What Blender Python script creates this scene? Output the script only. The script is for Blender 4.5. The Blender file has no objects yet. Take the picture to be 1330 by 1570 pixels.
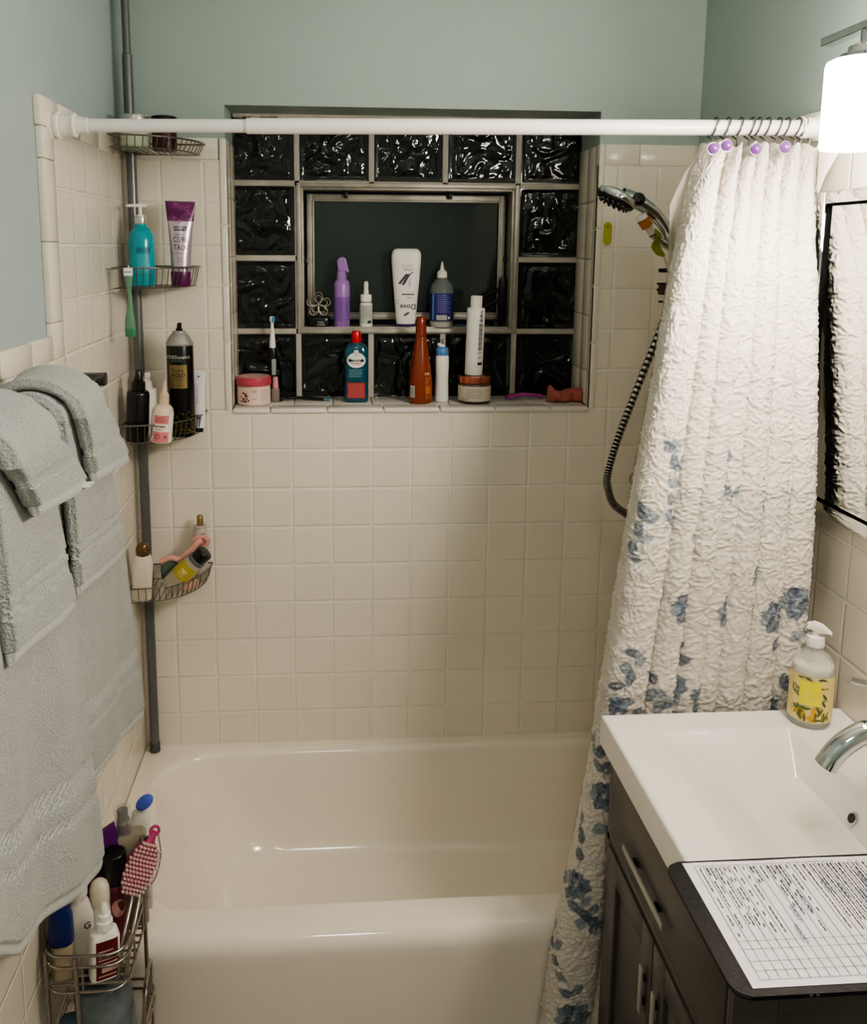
import bpy, bmesh, math, random
import numpy as np
from mathutils import Vector, Matrix
random.seed(4); np.random.seed(4)
PI = math.pi
scene = bpy.context.scene
COL = scene.collection
T = 0.108                      # wall tile pitch
XL, XR = -0.022, 1.462         # left and right wall faces
YF, ZC = -3.3, 2.62            # wall behind the camera, ceiling
RIM = 0.363                    # tub rim height
SILL = 1.3255

# ------------------------------------------------------------------ materials
def lin(c):
    return tuple((x/12.92 if x <= .04045 else ((x+.055)/1.055)**2.4) for x in c)
def rgb(h):
    h = h.lstrip('#'); return lin(tuple(int(h[i:i+2], 16)/255 for i in (0, 2, 4))) + (1,)
MATS = {}
def mat(name, col, rough=.4, metal=0., trans=0., ior=1.45, alpha=1., bump=None, coat=0., spec=.5, sss=0., emis=None, vary=None):
    if name in MATS: return MATS[name]
    m = bpy.data.materials.new(name); m.use_nodes = True
    nt = m.node_tree; b = nt.nodes['Principled BSDF']
    c = rgb(col) if isinstance(col, str) else col
    b.inputs['Base Color'].default_value = c
    b.inputs['Roughness'].default_value = rough
    b.inputs['Metallic'].default_value = metal
    b.inputs['Transmission Weight'].default_value = trans
    b.inputs['IOR'].default_value = ior
    b.inputs['Alpha'].default_value = alpha
    b.inputs['Coat Weight'].default_value = coat
    b.inputs['Specular IOR Level'].default_value = spec
    if sss:
        b.inputs['Subsurface Weight'].default_value = sss
        b.inputs['Subsurface Radius'].default_value = (.01, .01, .01)
    if emis:
        b.inputs['Emission Color'].default_value = c; b.inputs['Emission Strength'].default_value = emis
    tc = None
    if bump or vary:
        tc = nt.nodes.new('ShaderNodeTexCoord')
    if vary:
        n = nt.nodes.new('ShaderNodeTexNoise'); n.inputs['Scale'].default_value = vary[0]; n.inputs['Detail'].default_value = 4
        nt.links.new(tc.outputs['Object'], n.inputs['Vector'])
        r = nt.nodes.new('ShaderNodeMapRange'); r.inputs[1].default_value = .3; r.inputs[2].default_value = .7
        r.inputs[3].default_value = 1-vary[1]; r.inputs[4].default_value = 1+vary[1]
        nt.links.new(n.outputs['Fac'], r.inputs[0])
        mx = nt.nodes.new('ShaderNodeVectorMath'); mx.operation = 'SCALE'; mx.inputs[0].default_value = c[:3]
        nt.links.new(r.outputs[0], mx.inputs['Scale']); nt.links.new(mx.outputs[0], b.inputs['Base Color'])
    if bump:
        n = nt.nodes.new('ShaderNodeTexNoise'); n.inputs['Scale'].default_value = bump[0]; n.inputs['Detail'].default_value = 3
        nt.links.new(tc.outputs['Object'], n.inputs['Vector'])
        bp = nt.nodes.new('ShaderNodeBump'); bp.inputs['Strength'].default_value = bump[1]; bp.inputs['Distance'].default_value = bump[2]
        nt.links.new(n.outputs['Fac'], bp.inputs['Height']); nt.links.new(bp.outputs['Normal'], b.inputs['Normal'])
    MATS[name] = m
    return m

def tile_material(name, axis, u0, v0, tint, grout):
    """glazed square wall tile: grout lines found from the real position on the wall"""
    m = bpy.data.materials.new(name); m.use_nodes = True
    nt = m.node_tree; N = nt.nodes; L = nt.links; b = N['Principled BSDF']
    tc = N.new('ShaderNodeTexCoord'); sp = N.new('ShaderNodeSeparateXYZ'); L.new(tc.outputs['Object'], sp.inputs[0])
    def math_(op, a, c=None, d=None):
        n = N.new('ShaderNodeMath'); n.operation = op
        for i, v in enumerate((a, c, d)):
            if v is None: continue
            if hasattr(v, 'is_linked') or hasattr(v, 'links'): L.new(v, n.inputs[i])
            else: n.inputs[i].default_value = v
        return n.outputs[0]
    def edge(sock, o):
        t = math_('DIVIDE', math_('SUBTRACT', sock, o), T)
        f = math_('FRACT', t); fl = math_('FLOOR', t)
        return math_('MULTIPLY', math_('MINIMUM', f, math_('SUBTRACT', 1., f)), T), fl
    du, fu = edge(sp.outputs[axis], u0); dv, fv = edge(sp.outputs[2], v0)
    nz = N.new('ShaderNodeTexNoise'); nz.inputs['Scale'].default_value = 14.; nz.inputs['Detail'].default_value = 3
    L.new(tc.outputs['Object'], nz.inputs['Vector'])
    wob = math_('MULTIPLY', math_('SUBTRACT', nz.outputs['Fac'], .5), .0016)
    d = math_('ADD', math_('MINIMUM', du, dv), wob)
    mask = N.new('ShaderNodeMapRange'); mask.interpolation_type = 'SMOOTHSTEP'
    mask.inputs[1].default_value = .0009; mask.inputs[2].default_value = .0019; L.new(d, mask.inputs[0])
    hgt = N.new('ShaderNodeMapRange'); hgt.interpolation_type = 'SMOOTHSTEP'
    hgt.inputs[1].default_value = .0008; hgt.inputs[2].default_value = .006; L.new(d, hgt.inputs[0])
    cv = N.new('ShaderNodeCombineXYZ'); L.new(fu, cv.inputs[0]); L.new(fv, cv.inputs[1])
    wn = N.new('ShaderNodeTexWhiteNoise'); L.new(cv.outputs[0], wn.inputs['Vector'])
    big = N.new('ShaderNodeTexNoise'); big.inputs['Scale'].default_value = 2.2; big.inputs['Detail'].default_value = 3
    L.new(tc.outputs['Object'], big.inputs['Vector'])
    edge_shade = N.new('ShaderNodeMapRange'); edge_shade.inputs[1].default_value = .0018; edge_shade.inputs[2].default_value = .0042; edge_shade.inputs[3].default_value = -.09; edge_shade.inputs[4].default_value = 0.; L.new(d, edge_shade.inputs[0])  # occlusion shade painted into the tile colour beside each grout line
    val = math_('ADD', math_('ADD', .93, math_('MULTIPLY', wn.outputs['Value'], .05)), math_('MULTIPLY', big.outputs['Fac'], .08))
    vs = N.new('ShaderNodeVectorMath'); vs.operation = 'SCALE'; vs.inputs[0].default_value = rgb(tint)[:3]; L.new(math_('ADD', val, edge_shade.outputs[0]), vs.inputs['Scale'])
    mx = N.new('ShaderNodeMix'); mx.data_type = 'RGBA'; L.new(mask.outputs[0], mx.inputs['Factor'])
    gs = N.new('ShaderNodeVectorMath'); gs.operation = 'SCALE'; gs.inputs[0].default_value = rgb(grout)[:3]
    L.new(math_('ADD', .70, math_('MULTIPLY', big.outputs['Fac'], .6)), gs.inputs['Scale'])
    L.new(gs.outputs[0], mx.inputs['A']); L.new(vs.outputs[0], mx.inputs['B'])
    L.new(mx.outputs['Result'], b.inputs['Base Color'])
    rr = N.new('ShaderNodeMapRange'); rr.inputs[3].default_value = .75; rr.inputs[4].default_value = .17
    L.new(mask.outputs[0], rr.inputs[0]); L.new(rr.outputs[0], b.inputs['Roughness'])
    h2 = math_('ADD', hgt.outputs[0], math_('MULTIPLY', nz.outputs['Fac'], .22))
    bp = N.new('ShaderNodeBump'); bp.inputs['Strength'].default_value = .8; bp.inputs['Distance'].default_value = .0016
    L.new(h2, bp.inputs['Height']); L.new(bp.outputs['Normal'], b.inputs['Normal'])
    return m

TILE_TINT, GROUT = '#e6dfd1', '#ece6da'
M_tile_b = tile_material('tile_back', 0, .070, .456, TILE_TINT, GROUT)
M_tile_l = tile_material('tile_left', 1, -.030, .456, TILE_TINT, GROUT)
M_tile_r = tile_material('tile_right', 1, -.738, .456, TILE_TINT, GROUT)
M_cap = mat('tile_cap', TILE_TINT, .18, bump=(14, .3, .001), vary=(3, .05))
M_grout = mat('grout', '#cfc6b8', .8)
M_paint = mat('teal_paint', '#9eaea9', .5, bump=(160, .25, .0006), vary=(2.5, .03))
M_paint_l = mat('teal_paint_left', '#a4b3b4', .5, bump=(160, .25, .0006), vary=(2.5, .03))
M_ceil = mat('ceiling_white', '#dcdcd6', .8)
M_floor = mat('floor_tile', '#8d867c', .5)
M_enamel = mat('tub_enamel', '#ece4d7', .12, coat=.4, bump=(5, .05, .002), vary=(2, .03))
M_steel = mat('window_steel', '#a9a49a', .45, metal=.55, bump=(60, .3, .0006), vary=(18, .22))
M_mortar = mat('mortar', '#b5b0a6', .8, bump=(90, .4, .001), vary=(20, .12))
M_gb = mat('block_glass', '#191c1b', .02, trans=.35, ior=1.5)
M_pane = mat('pane_glass', '#333b39', .012, trans=.2, ior=1.5)  # grey base lifted to paint in the brightness of reflections
M_dark = mat('dark_metal', '#2a2826', .4, metal=.6)
M_chrome = mat('chrome', '#c9cbcc', .07, metal=1.)
M_mirror = mat('mirror_silver', '#e4e6e4', .0, metal=1.)
M_wire = mat('wire_steel', '#77726c', .35, metal=.9)
M_pole = mat('pole_grey', '#6b6e70', .35, metal=.55)
M_rod = mat('rod_white', '#efe9e6', .28)
M_white = mat('white_plastic', '#ece9e4', .3)
M_offwhite = mat('ivory_plastic', '#dcd6cb', .35)
M_black = mat('black_plastic', '#0d0d0e', .25)
M_ink = mat('ink', '#26262a', .6)
M_gold = mat('gold_foil', '#8f7f55', .35, metal=.7)
M_silver = mat('silver_cap', '#bdbcb8', .3, metal=.8)

# ------------------------------------------------------------------ geometry helpers
def props(o, label=None, cat=None, group=None, kind=None):
    if label: o['label'] = label
    if cat: o['category'] = cat
    if group: o['group'] = group
    if kind: o['kind'] = kind
    return o
def thing(name, label, cat, loc=(0, 0, 0), rz=0., group=None, tilt=None):
    o = bpy.data.objects.new(name, None); COL.objects.link(o)
    o.empty_display_size = .02
    o.location = loc
    mtx = Matrix.Rotation(rz, 4, 'Z')
    if tilt: mtx = Matrix.Rotation(tilt[1], 4, Vector(tilt[0])) @ mtx
    o.rotation_euler = mtx.to_euler()
    return props(o, label, cat, group)
def mk(name, V, F, m, parent=None, smooth=.7, loc=None):
    me = bpy.data.meshes.new(name)
    me.from_pydata([tuple(map(float, v)) for v in V], [], [tuple(f) for f in F]); me.update()
    return link(name, me, m, parent, smooth, loc)
def link(name, me, m, parent=None, smooth=.7, loc=None):
    if smooth:
        me.shade_smooth(); me.set_sharp_from_angle(angle=smooth)
    o = bpy.data.objects.new(name, me); COL.objects.link(o)
    for x in (m if isinstance(m, (list, tuple)) else [m]): me.materials.append(x)
    if parent is not None: o.parent = parent
    if loc is not None: o.location = loc
    return o
def bmobj(name, bm, m, parent=None, smooth=.7, loc=None):
    bmesh.ops.recalc_face_normals(bm, faces=bm.faces)
    me = bpy.data.meshes.new(name); bm.to_mesh(me); bm.free()
    return link(name, me, m, parent, smooth, loc)
def add_box(bm, lo, hi, bev=0., seg=2, mi=0):
    sub = bmesh.new(); bmesh.ops.create_cube(sub, size=1)
    lo, hi = Vector(lo), Vector(hi)
    for v in sub.verts: v.co = Vector([lo[i]+(v.co[i]+.5)*(hi[i]-lo[i]) for i in range(3)])
    if bev: bmesh.ops.bevel(sub, geom=sub.edges[:], offset=bev, segments=seg, affect='EDGES', profile=.5)
    merge(bm, sub, mi)
def merge(bm, sub, mi=0, mtx=None):
    mp = {}
    for v in sub.verts: mp[v] = bm.verts.new(mtx @ v.co if mtx else v.co)
    for f in sub.faces:
        try: g = bm.faces.new([mp[v] for v in f.verts]); g.material_index = mi
        except ValueError: pass
    sub.free()
def box(name, lo, hi, m, parent=None, bev=.0, seg=2, loc=None):
    bm = bmesh.new(); add_box(bm, lo, hi, bev, seg); return bmobj(name, bm, m, parent, .6, loc)
def ring(rx, ry, n, seg, z, dx=0, dy=0, a0=0., a1=2*PI, closed=True):
    out = []
    for k in range(seg if closed else seg+1):
        t = a0+(a1-a0)*k/seg
        c, s = math.cos(t), math.sin(t)
        e = 2./n
        out.append((dx+rx*math.copysign(abs(c)**e, c), dy+ry*math.copysign(abs(s)**e, s), z))
    return out
def loft_data(secs, seg=40, cap=True):
    V, F = [], []
    for s in secs:
        z, rx = s[0], s[1]; ry = s[2] if len(s) > 2 else rx; n = s[3] if len(s) > 3 else 2
        dx = s[4] if len(s) > 4 else 0; dy = s[5] if len(s) > 5 else 0
        V += ring(max(rx, 1e-5), max(ry, 1e-5), n, seg, z, dx, dy)
    for i in range(len(secs)-1):
        for k in range(seg):
            a, b = i*seg+k, i*seg+(k+1) % seg
            F.append((a, b, b+seg, a+seg))
    if cap:
        F.append(tuple(range(seg-1, -1, -1))); o = (len(secs)-1)*seg
        F.append(tuple(range(o, o+seg)))
    return V, F
def loft(name, secs, m, parent=None, seg=40, loc=None, cap=True, smooth=.65):
    V, F = loft_data(secs, seg, cap); return mk(name, V, F, m, parent, smooth, loc)
def round_secs(z0, z1, r, ry=None, n=2, e=.003, e2=None):
    """plain body with softened bottom and top edges"""
    ry = r if ry is None else ry; e2 = e if e2 is None else e2
    S = []
    for a in (0, .35, .7, 1.): S.append((z0+e*(1-math.cos(a*PI/2)), r-e+e*math.sin(a*PI/2), ry-e+e*math.sin(a*PI/2), n))
    for a in (0, .35, .7, 1.): S.append((z1-e2+e2*math.sin(a*PI/2), r-e2+e2*math.cos(a*PI/2), ry-e2+e2*math.cos(a*PI/2), n))
    return S
def sec_at(secs, z):
    for a, b in zip(secs, secs[1:]):
        if a[0] <= z <= b[0] and b[0] > a[0]:
            t = (z-a[0])/(b[0]-a[0]); g = lambda s, i, d: s[i] if len(s) > i else d
            rx = a[1]+(b[1]-a[1])*t; ra, rb = g(a, 2, a[1]), g(b, 2, b[1])
            n = g(a, 3, 2)
            return rx, ra+(rb-ra)*t, n, g(a, 4, 0)+(g(b, 4, 0)-g(a, 4, 0))*t, g(a, 5, 0)+(g(b, 5, 0)-g(a, 5, 0))*t
    s = secs[-1] if z > secs[-1][0] else secs[0]
    return s[1], (s[2] if len(s) > 2 else s[1]), (s[3] if len(s) > 3 else 2), (s[4] if len(s) > 4 else 0), (s[5] if len(s) > 5 else 0)
def label_wrap(name, secs, z0, z1, m, parent, half=75, centre=-90, off=.0004, nz=8, seg=28):
    """a printed label hugging the front of a lofted body"""
    V, F = [], []
    for i in range(nz+1):
        z = z0+(z1-z0)*i/nz; rx, ry, n, dx, dy = sec_at(secs, z)
        V += ring(rx+off, ry+off, n, seg, z, dx, dy, math.radians(centre-half), math.radians(centre+half), False)
    w = seg+1
    for i in range(nz):
        for k in range(seg): F.append((i*w+k, i*w+k+1, (i+1)*w+k+1, (i+1)*w+k))
    return mk(name, V, F, m, parent, 1.2)
def front_y(secs, x, z, off=.0007):
    rx, ry, n, dx, dy = sec_at(secs, z)
    t = min(abs((x-dx)/max(rx, 1e-5)), .999)
    return dy-(ry+off)*(1-t**n)**(1./n)
_dg = None
def text_mesh(s, size, align='CENTER', extr=0., bold=0., spacing=1.):
    cu = bpy.data.curves.new('t', 'FONT'); cu.body = s; cu.size = size; cu.align_x = align; cu.align_y = 'CENTER'
    cu.extrude = extr; cu.offset = bold; cu.resolution_u = 3; cu.space_character = spacing
    ob = bpy.data.objects.new('t', cu); COL.objects.link(ob)
    dg = bpy.context.evaluated_depsgraph_get(); dg.update()
    me = bpy.data.meshes.new_from_object(ob.evaluated_get(dg))
    bpy.data.objects.remove(ob); bpy.data.curves.remove(cu)
    return me
def text_on(name, s, size, secs, z, m, parent, x=0., rot=0., bold=0., off=.0009, sx=1.):
    """lettering pressed onto the front of a body; rot in degrees (90 reads upward, 180 upside down)"""
    me = text_mesh(s, size, bold=bold)
    c, sn = math.cos(math.radians(rot)), math.sin(math.radians(rot))
    for v in me.vertices:
        px, pz = v.co.x*sx, v.co.y
        X = x+px*c-pz*sn; Z = z+px*sn+pz*c
        v.co = (X, front_y(secs, X, Z, off), Z)
    return link(name, me, m, parent, 0)
def strips_on(name, rects, secs, m, parent, off=.0008):
    """printed bars (x0,x1,z0,z1) on the front of a body"""
    V, F = [], []
    for (x0, x1, z0, z1) in rects:
        k = max(2, int((x1-x0)/.0025)); b = len(V)
        for i in range(k+1):
            x = x0+(x1-x0)*i/k
            for z in (z0, z1): V.append((x, front_y(secs, x, z, off), z))
        for i in range(k): F.append((b+2*i, b+2*i+2, b+2*i+3, b+2*i+1))
    return mk(name, V, F, m, parent, 0)
def fine_print(rows, x0, x1, z0, z1, h=.0012, fill=.75, words=True):
    R = []
    for i in range(rows):
        z = z1-(z1-z0)*(i+.5)/rows; x = x0
        end = x0+(x1-x0)*random.uniform(fill, 1)
        while x < end:
            w = random.uniform(.003, .008) if words else end-x
            R.append((x, min(x+w, end), z-h/2, z+h/2)); x += w+.0012
    return R
def tube_into(V, F, pts, r, seg=8, closed=False):
    P = [Vector(p) for p in pts]; n = len(P); b = len(V)
    rr = r if hasattr(r, '__len__') else [r]*n
    up = None
    for i in range(n):
        if closed: t = P[(i+1) % n]-P[i-1]
        else: t = P[min(i+1, n-1)]-P[max(i-1, 0)]
        if t.length < 1e-9: t = Vector((0, 0, 1))
        t.normalize()
        if up is None:
            up = t.orthogonal().normalized()
        up = (up-t*up.dot(t))
        if up.length < 1e-6: up = t.orthogonal()
        up.normalize(); sd = t.cross(up)
        for k in range(seg):
            a = 2*PI*k/seg; V.append(P[i]+up*math.cos(a)*rr[i]+sd*math.sin(a)*rr[i])
    for i in range(n if closed else n-1):
        j = (i+1) % n
        for k in range(seg):
            F.append((b+i*seg+k, b+i*seg+(k+1) % seg, b+j*seg+(k+1) % seg, b+j*seg+k))
    if not closed:
        F.append(tuple(b+k for k in range(seg-1, -1, -1))); F.append(tuple(b+(n-1)*seg+k for k in range(seg)))
def tubes(name, lines, r, m, parent=None, seg=8, loc=None):
    V, F = [], []
    for l in lines:
        cl = False
        if isinstance(l, tuple) and l[0] == 'loop': cl, l = True, l[1]
        tube_into(V, F, l, r, seg, cl)
    return mk(name, V, F, m, parent, .9, loc)
def smoothline(pts, k=8, closed=False):
    """Catmull-Rom through the points"""
    P = [Vector(p) for p in pts]; n = len(P); out = []
    for i in range(n if closed else n-1):
        p0 = P[(i-1) % n] if closed or i > 0 else P[0]
        p1, p2 = P[i], P[(i+1) % n]
        p3 = P[(i+2) % n] if closed or i+2 < n else P[-1]
        for j in range(k):
            t = j/k
            out.append(.5*((2*p1)+(p2-p0)*t+(2*p0-5*p1+4*p2-p3)*t*t+(3*p1-p0-3*p2+p3)*t**3))
    if not closed: out.append(P[-1])
    return out
def poly_prism(name, outline, axis, a, b, m, parent=None, bev=0., loc=None):
    """outline of 2-D points extruded along an axis"""
    bm = bmesh.new()
    def put(p, q):
        return {0: (q, p[0], p[1]), 1: (p[0], q, p[1]), 2: (p[0], p[1], q)}[axis]
    A = [bm.verts.new(put(p, a)) for p in outline]; B = [bm.verts.new(put(p, b)) for p in outline]
    bm.faces.new(A); bm.faces.new(B[::-1])
    for i in range(len(A)): bm.faces.new((A[i], B[i], B[(i+1) % len(A)], A[(i+1) % len(A)]))
    if bev:
        es = [e for e in bm.edges if len(e.link_faces) == 2 and any(len(f.verts) > 4 for f in e.link_faces)]
        bmesh.ops.bevel(bm, geom=es, offset=bev, segments=2, affect='EDGES')
    return bmobj(name, bm, m, parent, .6, loc)
def face_cam(x, y): return math.atan2(.507-x, 2.383+y)*1.0
def grid_faces(nu, nv):
    i = np.arange(nv-1)[:, None]*nu+np.arange(nu-1)[None, :]
    return np.stack([i, i+1, i+nu+1, i+nu], -1).reshape(-1, 4)
def np_mesh(name, V, Q, m, parent=None, smooth=True, attr=None):
    me = bpy.data.meshes.new(name)
    me.vertices.add(len(V)); me.vertices.foreach_set('co', V.astype(np.float32).ravel())
    me.loops.add(Q.size); me.loops.foreach_set('vertex_index', Q.astype(np.int32).ravel())
    me.polygons.add(len(Q)); me.polygons.foreach_set('loop_start', np.arange(0, Q.size, 4, dtype=np.int32))
    me.polygons.foreach_set('loop_total', np.full(len(Q), 4, np.int32))
    me.update(calc_edges=True); me.validate()
    if attr is not None:
        for k, arr in attr.items():
            if arr.ndim == 2:
                a = me.attributes.new(k, 'FLOAT_COLOR', 'POINT'); c4 = np.ones((len(V), 4), np.float32); c4[:, :3] = arr; a.data.foreach_set('color', c4.ravel())
            else:
                a = me.attributes.new(k, 'FLOAT', 'POINT'); a.data.foreach_set('value', arr.astype(np.float32))
    return link(name, me, m, parent, 3.2 if smooth else 0)
def vnoise(x, y, seed=0):
    rs = np.random.RandomState(seed); tab = rs.rand(256, 256)
    xi, yi = np.floor(x).astype(int), np.floor(y).astype(int); fx, fy = x-xi, y-yi
    fx, fy = fx*fx*(3-2*fx), fy*fy*(3-2*fy)
    g = lambda a, b: tab[a & 255, b & 255]
    return (g(xi, yi)*(1-fx)+g(xi+1, yi)*fx)*(1-fy)+(g(xi, yi+1)*(1-fx)+g(xi+1, yi+1)*fx)*fy

# ------------------------------------------------------------------ camera (solved from the tile grid)
yaw, pitch, roll = .0720, .1658, -.0071
cyw, syw, cp, spt = math.cos(yaw), math.sin(yaw), math.cos(pitch), math.sin(pitch)
f_ = Vector((syw*cp, cyw*cp, -spt)); r_ = Vector((cyw, -syw, 0)); d_ = f_.cross(r_)
r2 = math.cos(roll)*r_+math.sin(roll)*d_; d2 = -math.sin(roll)*r_+math.cos(roll)*d_
cam = bpy.data.cameras.new('camera'); camo = bpy.data.objects.new('camera', cam); COL.objects.link(camo)
camo.matrix_world = Matrix(((r2.x, -d2.x, -f_.x, .5067), (r2.y, -d2.y, -f_.y, -2.383), (r2.z, -d2.z, -f_.z, 1.7534), (0, 0, 0, 1)))
cam.sensor_fit = 'VERTICAL'; cam.sensor_height = 24.; cam.lens = 24.*1380.03/1570
cam.shift_x = (665-609.5)/1570; cam.shift_y = -(785-609.3)/1570
cam.clip_start = .02
scene.camera = camo

# ------------------------------------------------------------------ room shell
OX0, OX1, OZ1 = .238, 1.204, 2.105      # window opening
def struct(o): o['kind'] = 'structure'; return o
TB = .012
bm = bmesh.new()                          # back wall: painted body around the opening
for lo, hi in (((XL-.1, TB, 0), (OX0-.004, .34, ZC)), ((OX1+.004, TB, 0), (XR+.1, .34, ZC)), ((OX0-.004, TB, 0), (OX1+.004, .34, SILL-.012)), ((OX0-.004, TB, OZ1), (OX1+.004, .34, ZC))):
    add_box(bm, lo, hi)
wall_back = struct(bmobj('wall_back', bm, M_paint, None, 0))
bm = bmesh.new(); add_box(bm, (XL-.12, YF, 0), (XL-.012, TB, ZC)); wall_left = struct(bmobj('wall_left', bm, M_paint_l, None, 0))
bm = bmesh.new(); add_box(bm, (XR+.012, YF, 0), (XR+.12, TB, ZC)); wall_right = struct(bmobj('wall_right', bm, M_paint, None, 0))
bm = bmesh.new(); add_box(bm, (XL-.12, YF-.1, 0), (XR+.12, YF, ZC)); wall_front = struct(bmobj('wall_front', bm, M_paint, None, 0))
bm = bmesh.new(); add_box(bm, (XL-.12, YF-.1, ZC), (XR+.12, .34, ZC+.1)); struct(bmobj('ceiling', bm, M_ceil, None, 0))
bm = bmesh.new(); add_box(bm, (XL-.12, YF-.1, -.1), (XR+.12, .34, 0)); struct(bmobj('floor', bm, M_floor, None, 0))

ZT = 1.968; ZCAP = 2.022
# tiled field of the back wall
bm = bmesh.new()
add_box(bm, (XL, 0, .05), (OX0, TB, ZT)); add_box(bm, (OX1, 0, .05), (XR, TB, ZT)); add_box(bm, (OX0, 0, .05), (OX1, TB, 1.3195))
bmobj('tile_panel', bm, M_tile_b, wall_back, 0)
def caps(name, spans, axis, wall, fixed0, fixed1, z0, z1, parent):
    bm = bmesh.new()
    for a, b in spans:
        if axis == 0: add_box(bm, (a+.0004, fixed0, z0+.0004), (b-.0004, fixed1, z1), .0022)
        else: add_box(bm, (fixed0, a+.0004, z0+.0004), (fixed1, b-.0004, z1), .0022)
    return bmobj(name, bm, M_cap, parent, .6)
def spans(a, b, first, step=.152):
    out = []; x = a; nx = first
    while x < b-1e-6:
        e = min(nx, b); out.append((x, e)); x = e; nx = e+step
    return out
caps('cap_tiles', spans(XL, OX0-.02, .10)+spans(OX1+.016, XR, 1.312), 0, 'b', -.001, TB, ZT, ZCAP, wall_back)
# bullnose strips around the window opening
bm = bmesh.new()
for z0, z1 in ((SILL-.006, 1.50), (1.50, 1.652), (1.652, 1.804), (1.804, ZCAP)):
    add_box(bm, (OX0-.018, -.004, z0+.0008), (OX0, .04, z1-.0008), .004, 3)
    add_box(bm, (OX1, -.004, z0+.0008), (OX1+.016, .04, z1-.0008), .004, 3)
bmobj('bullnose_edge', bm, M_cap, wall_back, .6)
# reveals: tile below, paint above, tiled sill
bm = bmesh.new()
for x0, x1 in ((OX0-.004, OX0), (OX1, OX1+.004)):
    z = SILL
    for z1 in (1.42, 1.572, 1.724, 1.876, 2.02):
        for y0, y1 in ((.04, .107), (.107, .19)):
            add_box(bm, (x0, y0+.0008, z+.0008), (x1, y1-.0008, z1-.0008), .0015)
        z = z1
bmobj('reveal_tile', bm, M_cap, wall_back, .6)
M_sill = mat('sill_tile', '#dcd7cf', .22, bump=(20, .2, .001), vary=(6, .08))
bm = bmesh.new()
xs = [OX0, .338, .49, .642, .794, .946, 1.098, OX1]
for a, b in zip(xs, xs[1:]): add_box(bm, (a+.001, -.006, SILL-.014), (b-.001, .052, SILL), .005, 3)
xs = [OX0, .29, .398, .506, .614, .722, .83, .938, 1.046, 1.154, OX1]
for a, b in zip(xs, xs[1:]): add_box(bm, (a+.001, .053, SILL-.014), (b-.001, .20, SILL-.001), .002)
struct(props(bmobj('trim_1', bm, M_sill, None, .6), 'white tiled window sill below the glass block window'))
# left wall tiles
bm = bmesh.new(); add_box(bm, (XL-.012, -.572, .05), (XL, 0, ZT)); add_box(bm, (XL-.012, YF, .0), (XL, -.57, 1.536)); bmobj('tile_panel', bm, M_tile_l, wall_left, 0)
bm = bmesh.new()
for a, b in spans(-.648, 0, -.535): add_box(bm, (XL-.012, a+.0004, ZT+.0004), (XL+.001, b-.0004, ZCAP), .0022)
z = 1.5365
for z1 in (1.606, 1.758, 1.91, ZT): add_box(bm, (XL-.012, -.644, z+.0004), (XL+.001, -.572, z1-.0004), .0022); z = z1
for a, b in spans(YF, -.645, -3.2): add_box(bm, (XL-.012, a+.0004, 1.537), (XL+.001, b-.0004, 1.583), .0022)
bmobj('cap_tiles', bm, M_cap, wall_left, .6)
# right wall tiles
bm = bmesh.new(); add_box(bm, (XR, YF, .05), (XR+.012, 0, ZT)); bmobj('tile_panel', bm, M_tile_r, wall_right, 0)
bm = bmesh.new()
for a, b in spans(YF, 0, -3.2): add_box(bm, (XR-.001, a+.0004, ZT+.0004), (XR+.012, b-.0004, ZCAP), .0022)
bmobj('cap_tiles', bm, M_cap, wall_right, .6)

# ------------------------------------------------------------------ glass block window
win = struct(bpy.data.objects.new('window_1', None)); COL.objects.link(win)
GX0, GP, GZ0, GQ = .409, .207, 1.514, .2055
YB = .19
def in_hopper(i, j): return 0 <= i <= 2 and 0 <= j <= 1
def block_mesh(seed):
    n = 44; w, h = GP-.017, GQ-.017
    gx = np.linspace(-w/2, w/2, n); gz = np.linspace(-h/2, h/2, n); X, Z = np.meshgrid(gx, gz)
    s = seed*7.3
    wx = X*22+vnoise(X*18+s, Z*18, 3)*3.; wz = Z*22+vnoise(X*18, Z*18+s, 5)*3.
    hgt = np.abs(vnoise(wx+s, wz, 1)-.5)*2*.0075+np.abs(vnoise(wx*1.9, wz*1.9+s, 2)-.5)*2*.0022
    d = np.minimum(w/2-np.abs(X), h/2-np.abs(Z))
    e = np.clip((d-.006)/.016, 0, 1); e = e*e*(3-2*e)
    lip = np.where(d < .010, -.004, 0)
    Yf = hgt*e*-1+lip*np.clip((.010-d)/.004, 0, 1)
    V = np.stack([X, Yf, Z], -1).reshape(-1, 3); Q = grid_faces(n, n)
    base = len(V)
    # border skirt back to a flat rear face
    bi = np.concatenate([np.arange(n), np.arange(2*n-1, n*n, n), np.arange(n*n-2, n*n-n-1, -1), np.arange(n*(n-2), 0, -n)])
    Vb = V[bi].copy(); Vb[:, 1] = .07
    k = len(bi); V = np.concatenate([V, Vb])
    sk = np.stack([bi, base+np.arange(k), base+(np.arange(k)+1) % k, np.roll(bi, -1)], -1)
    me = bpy.data.meshes.new('glass_block')
    F = [tuple(int(c) for c in q) for q in Q]+[tuple(int(c) for c in q) for q in sk]+[tuple(range(base, base+k))[::-1]]
    me.from_pydata([tuple(map(float, v)) for v in V], [], F); me.update()
    bm = bmesh.new(); bm.from_mesh(me); bmesh.ops.recalc_face_normals(bm, faces=bm.faces); bm.to_mesh(me); bm.free()
    return me
for j in (2, 1, 0, -1):
    for i in (-1, 0, 1, 2, 3):
        if in_hopper(i, j): continue
        me = block_mesh(i*5+j+11)
        link('glass_block', me, M_gb, win, 1.0, (GX0+GP*(i+.5), YB+.004, GZ0+GQ*(j+.5)))
bm = bmesh.new()      # mortar joints
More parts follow.
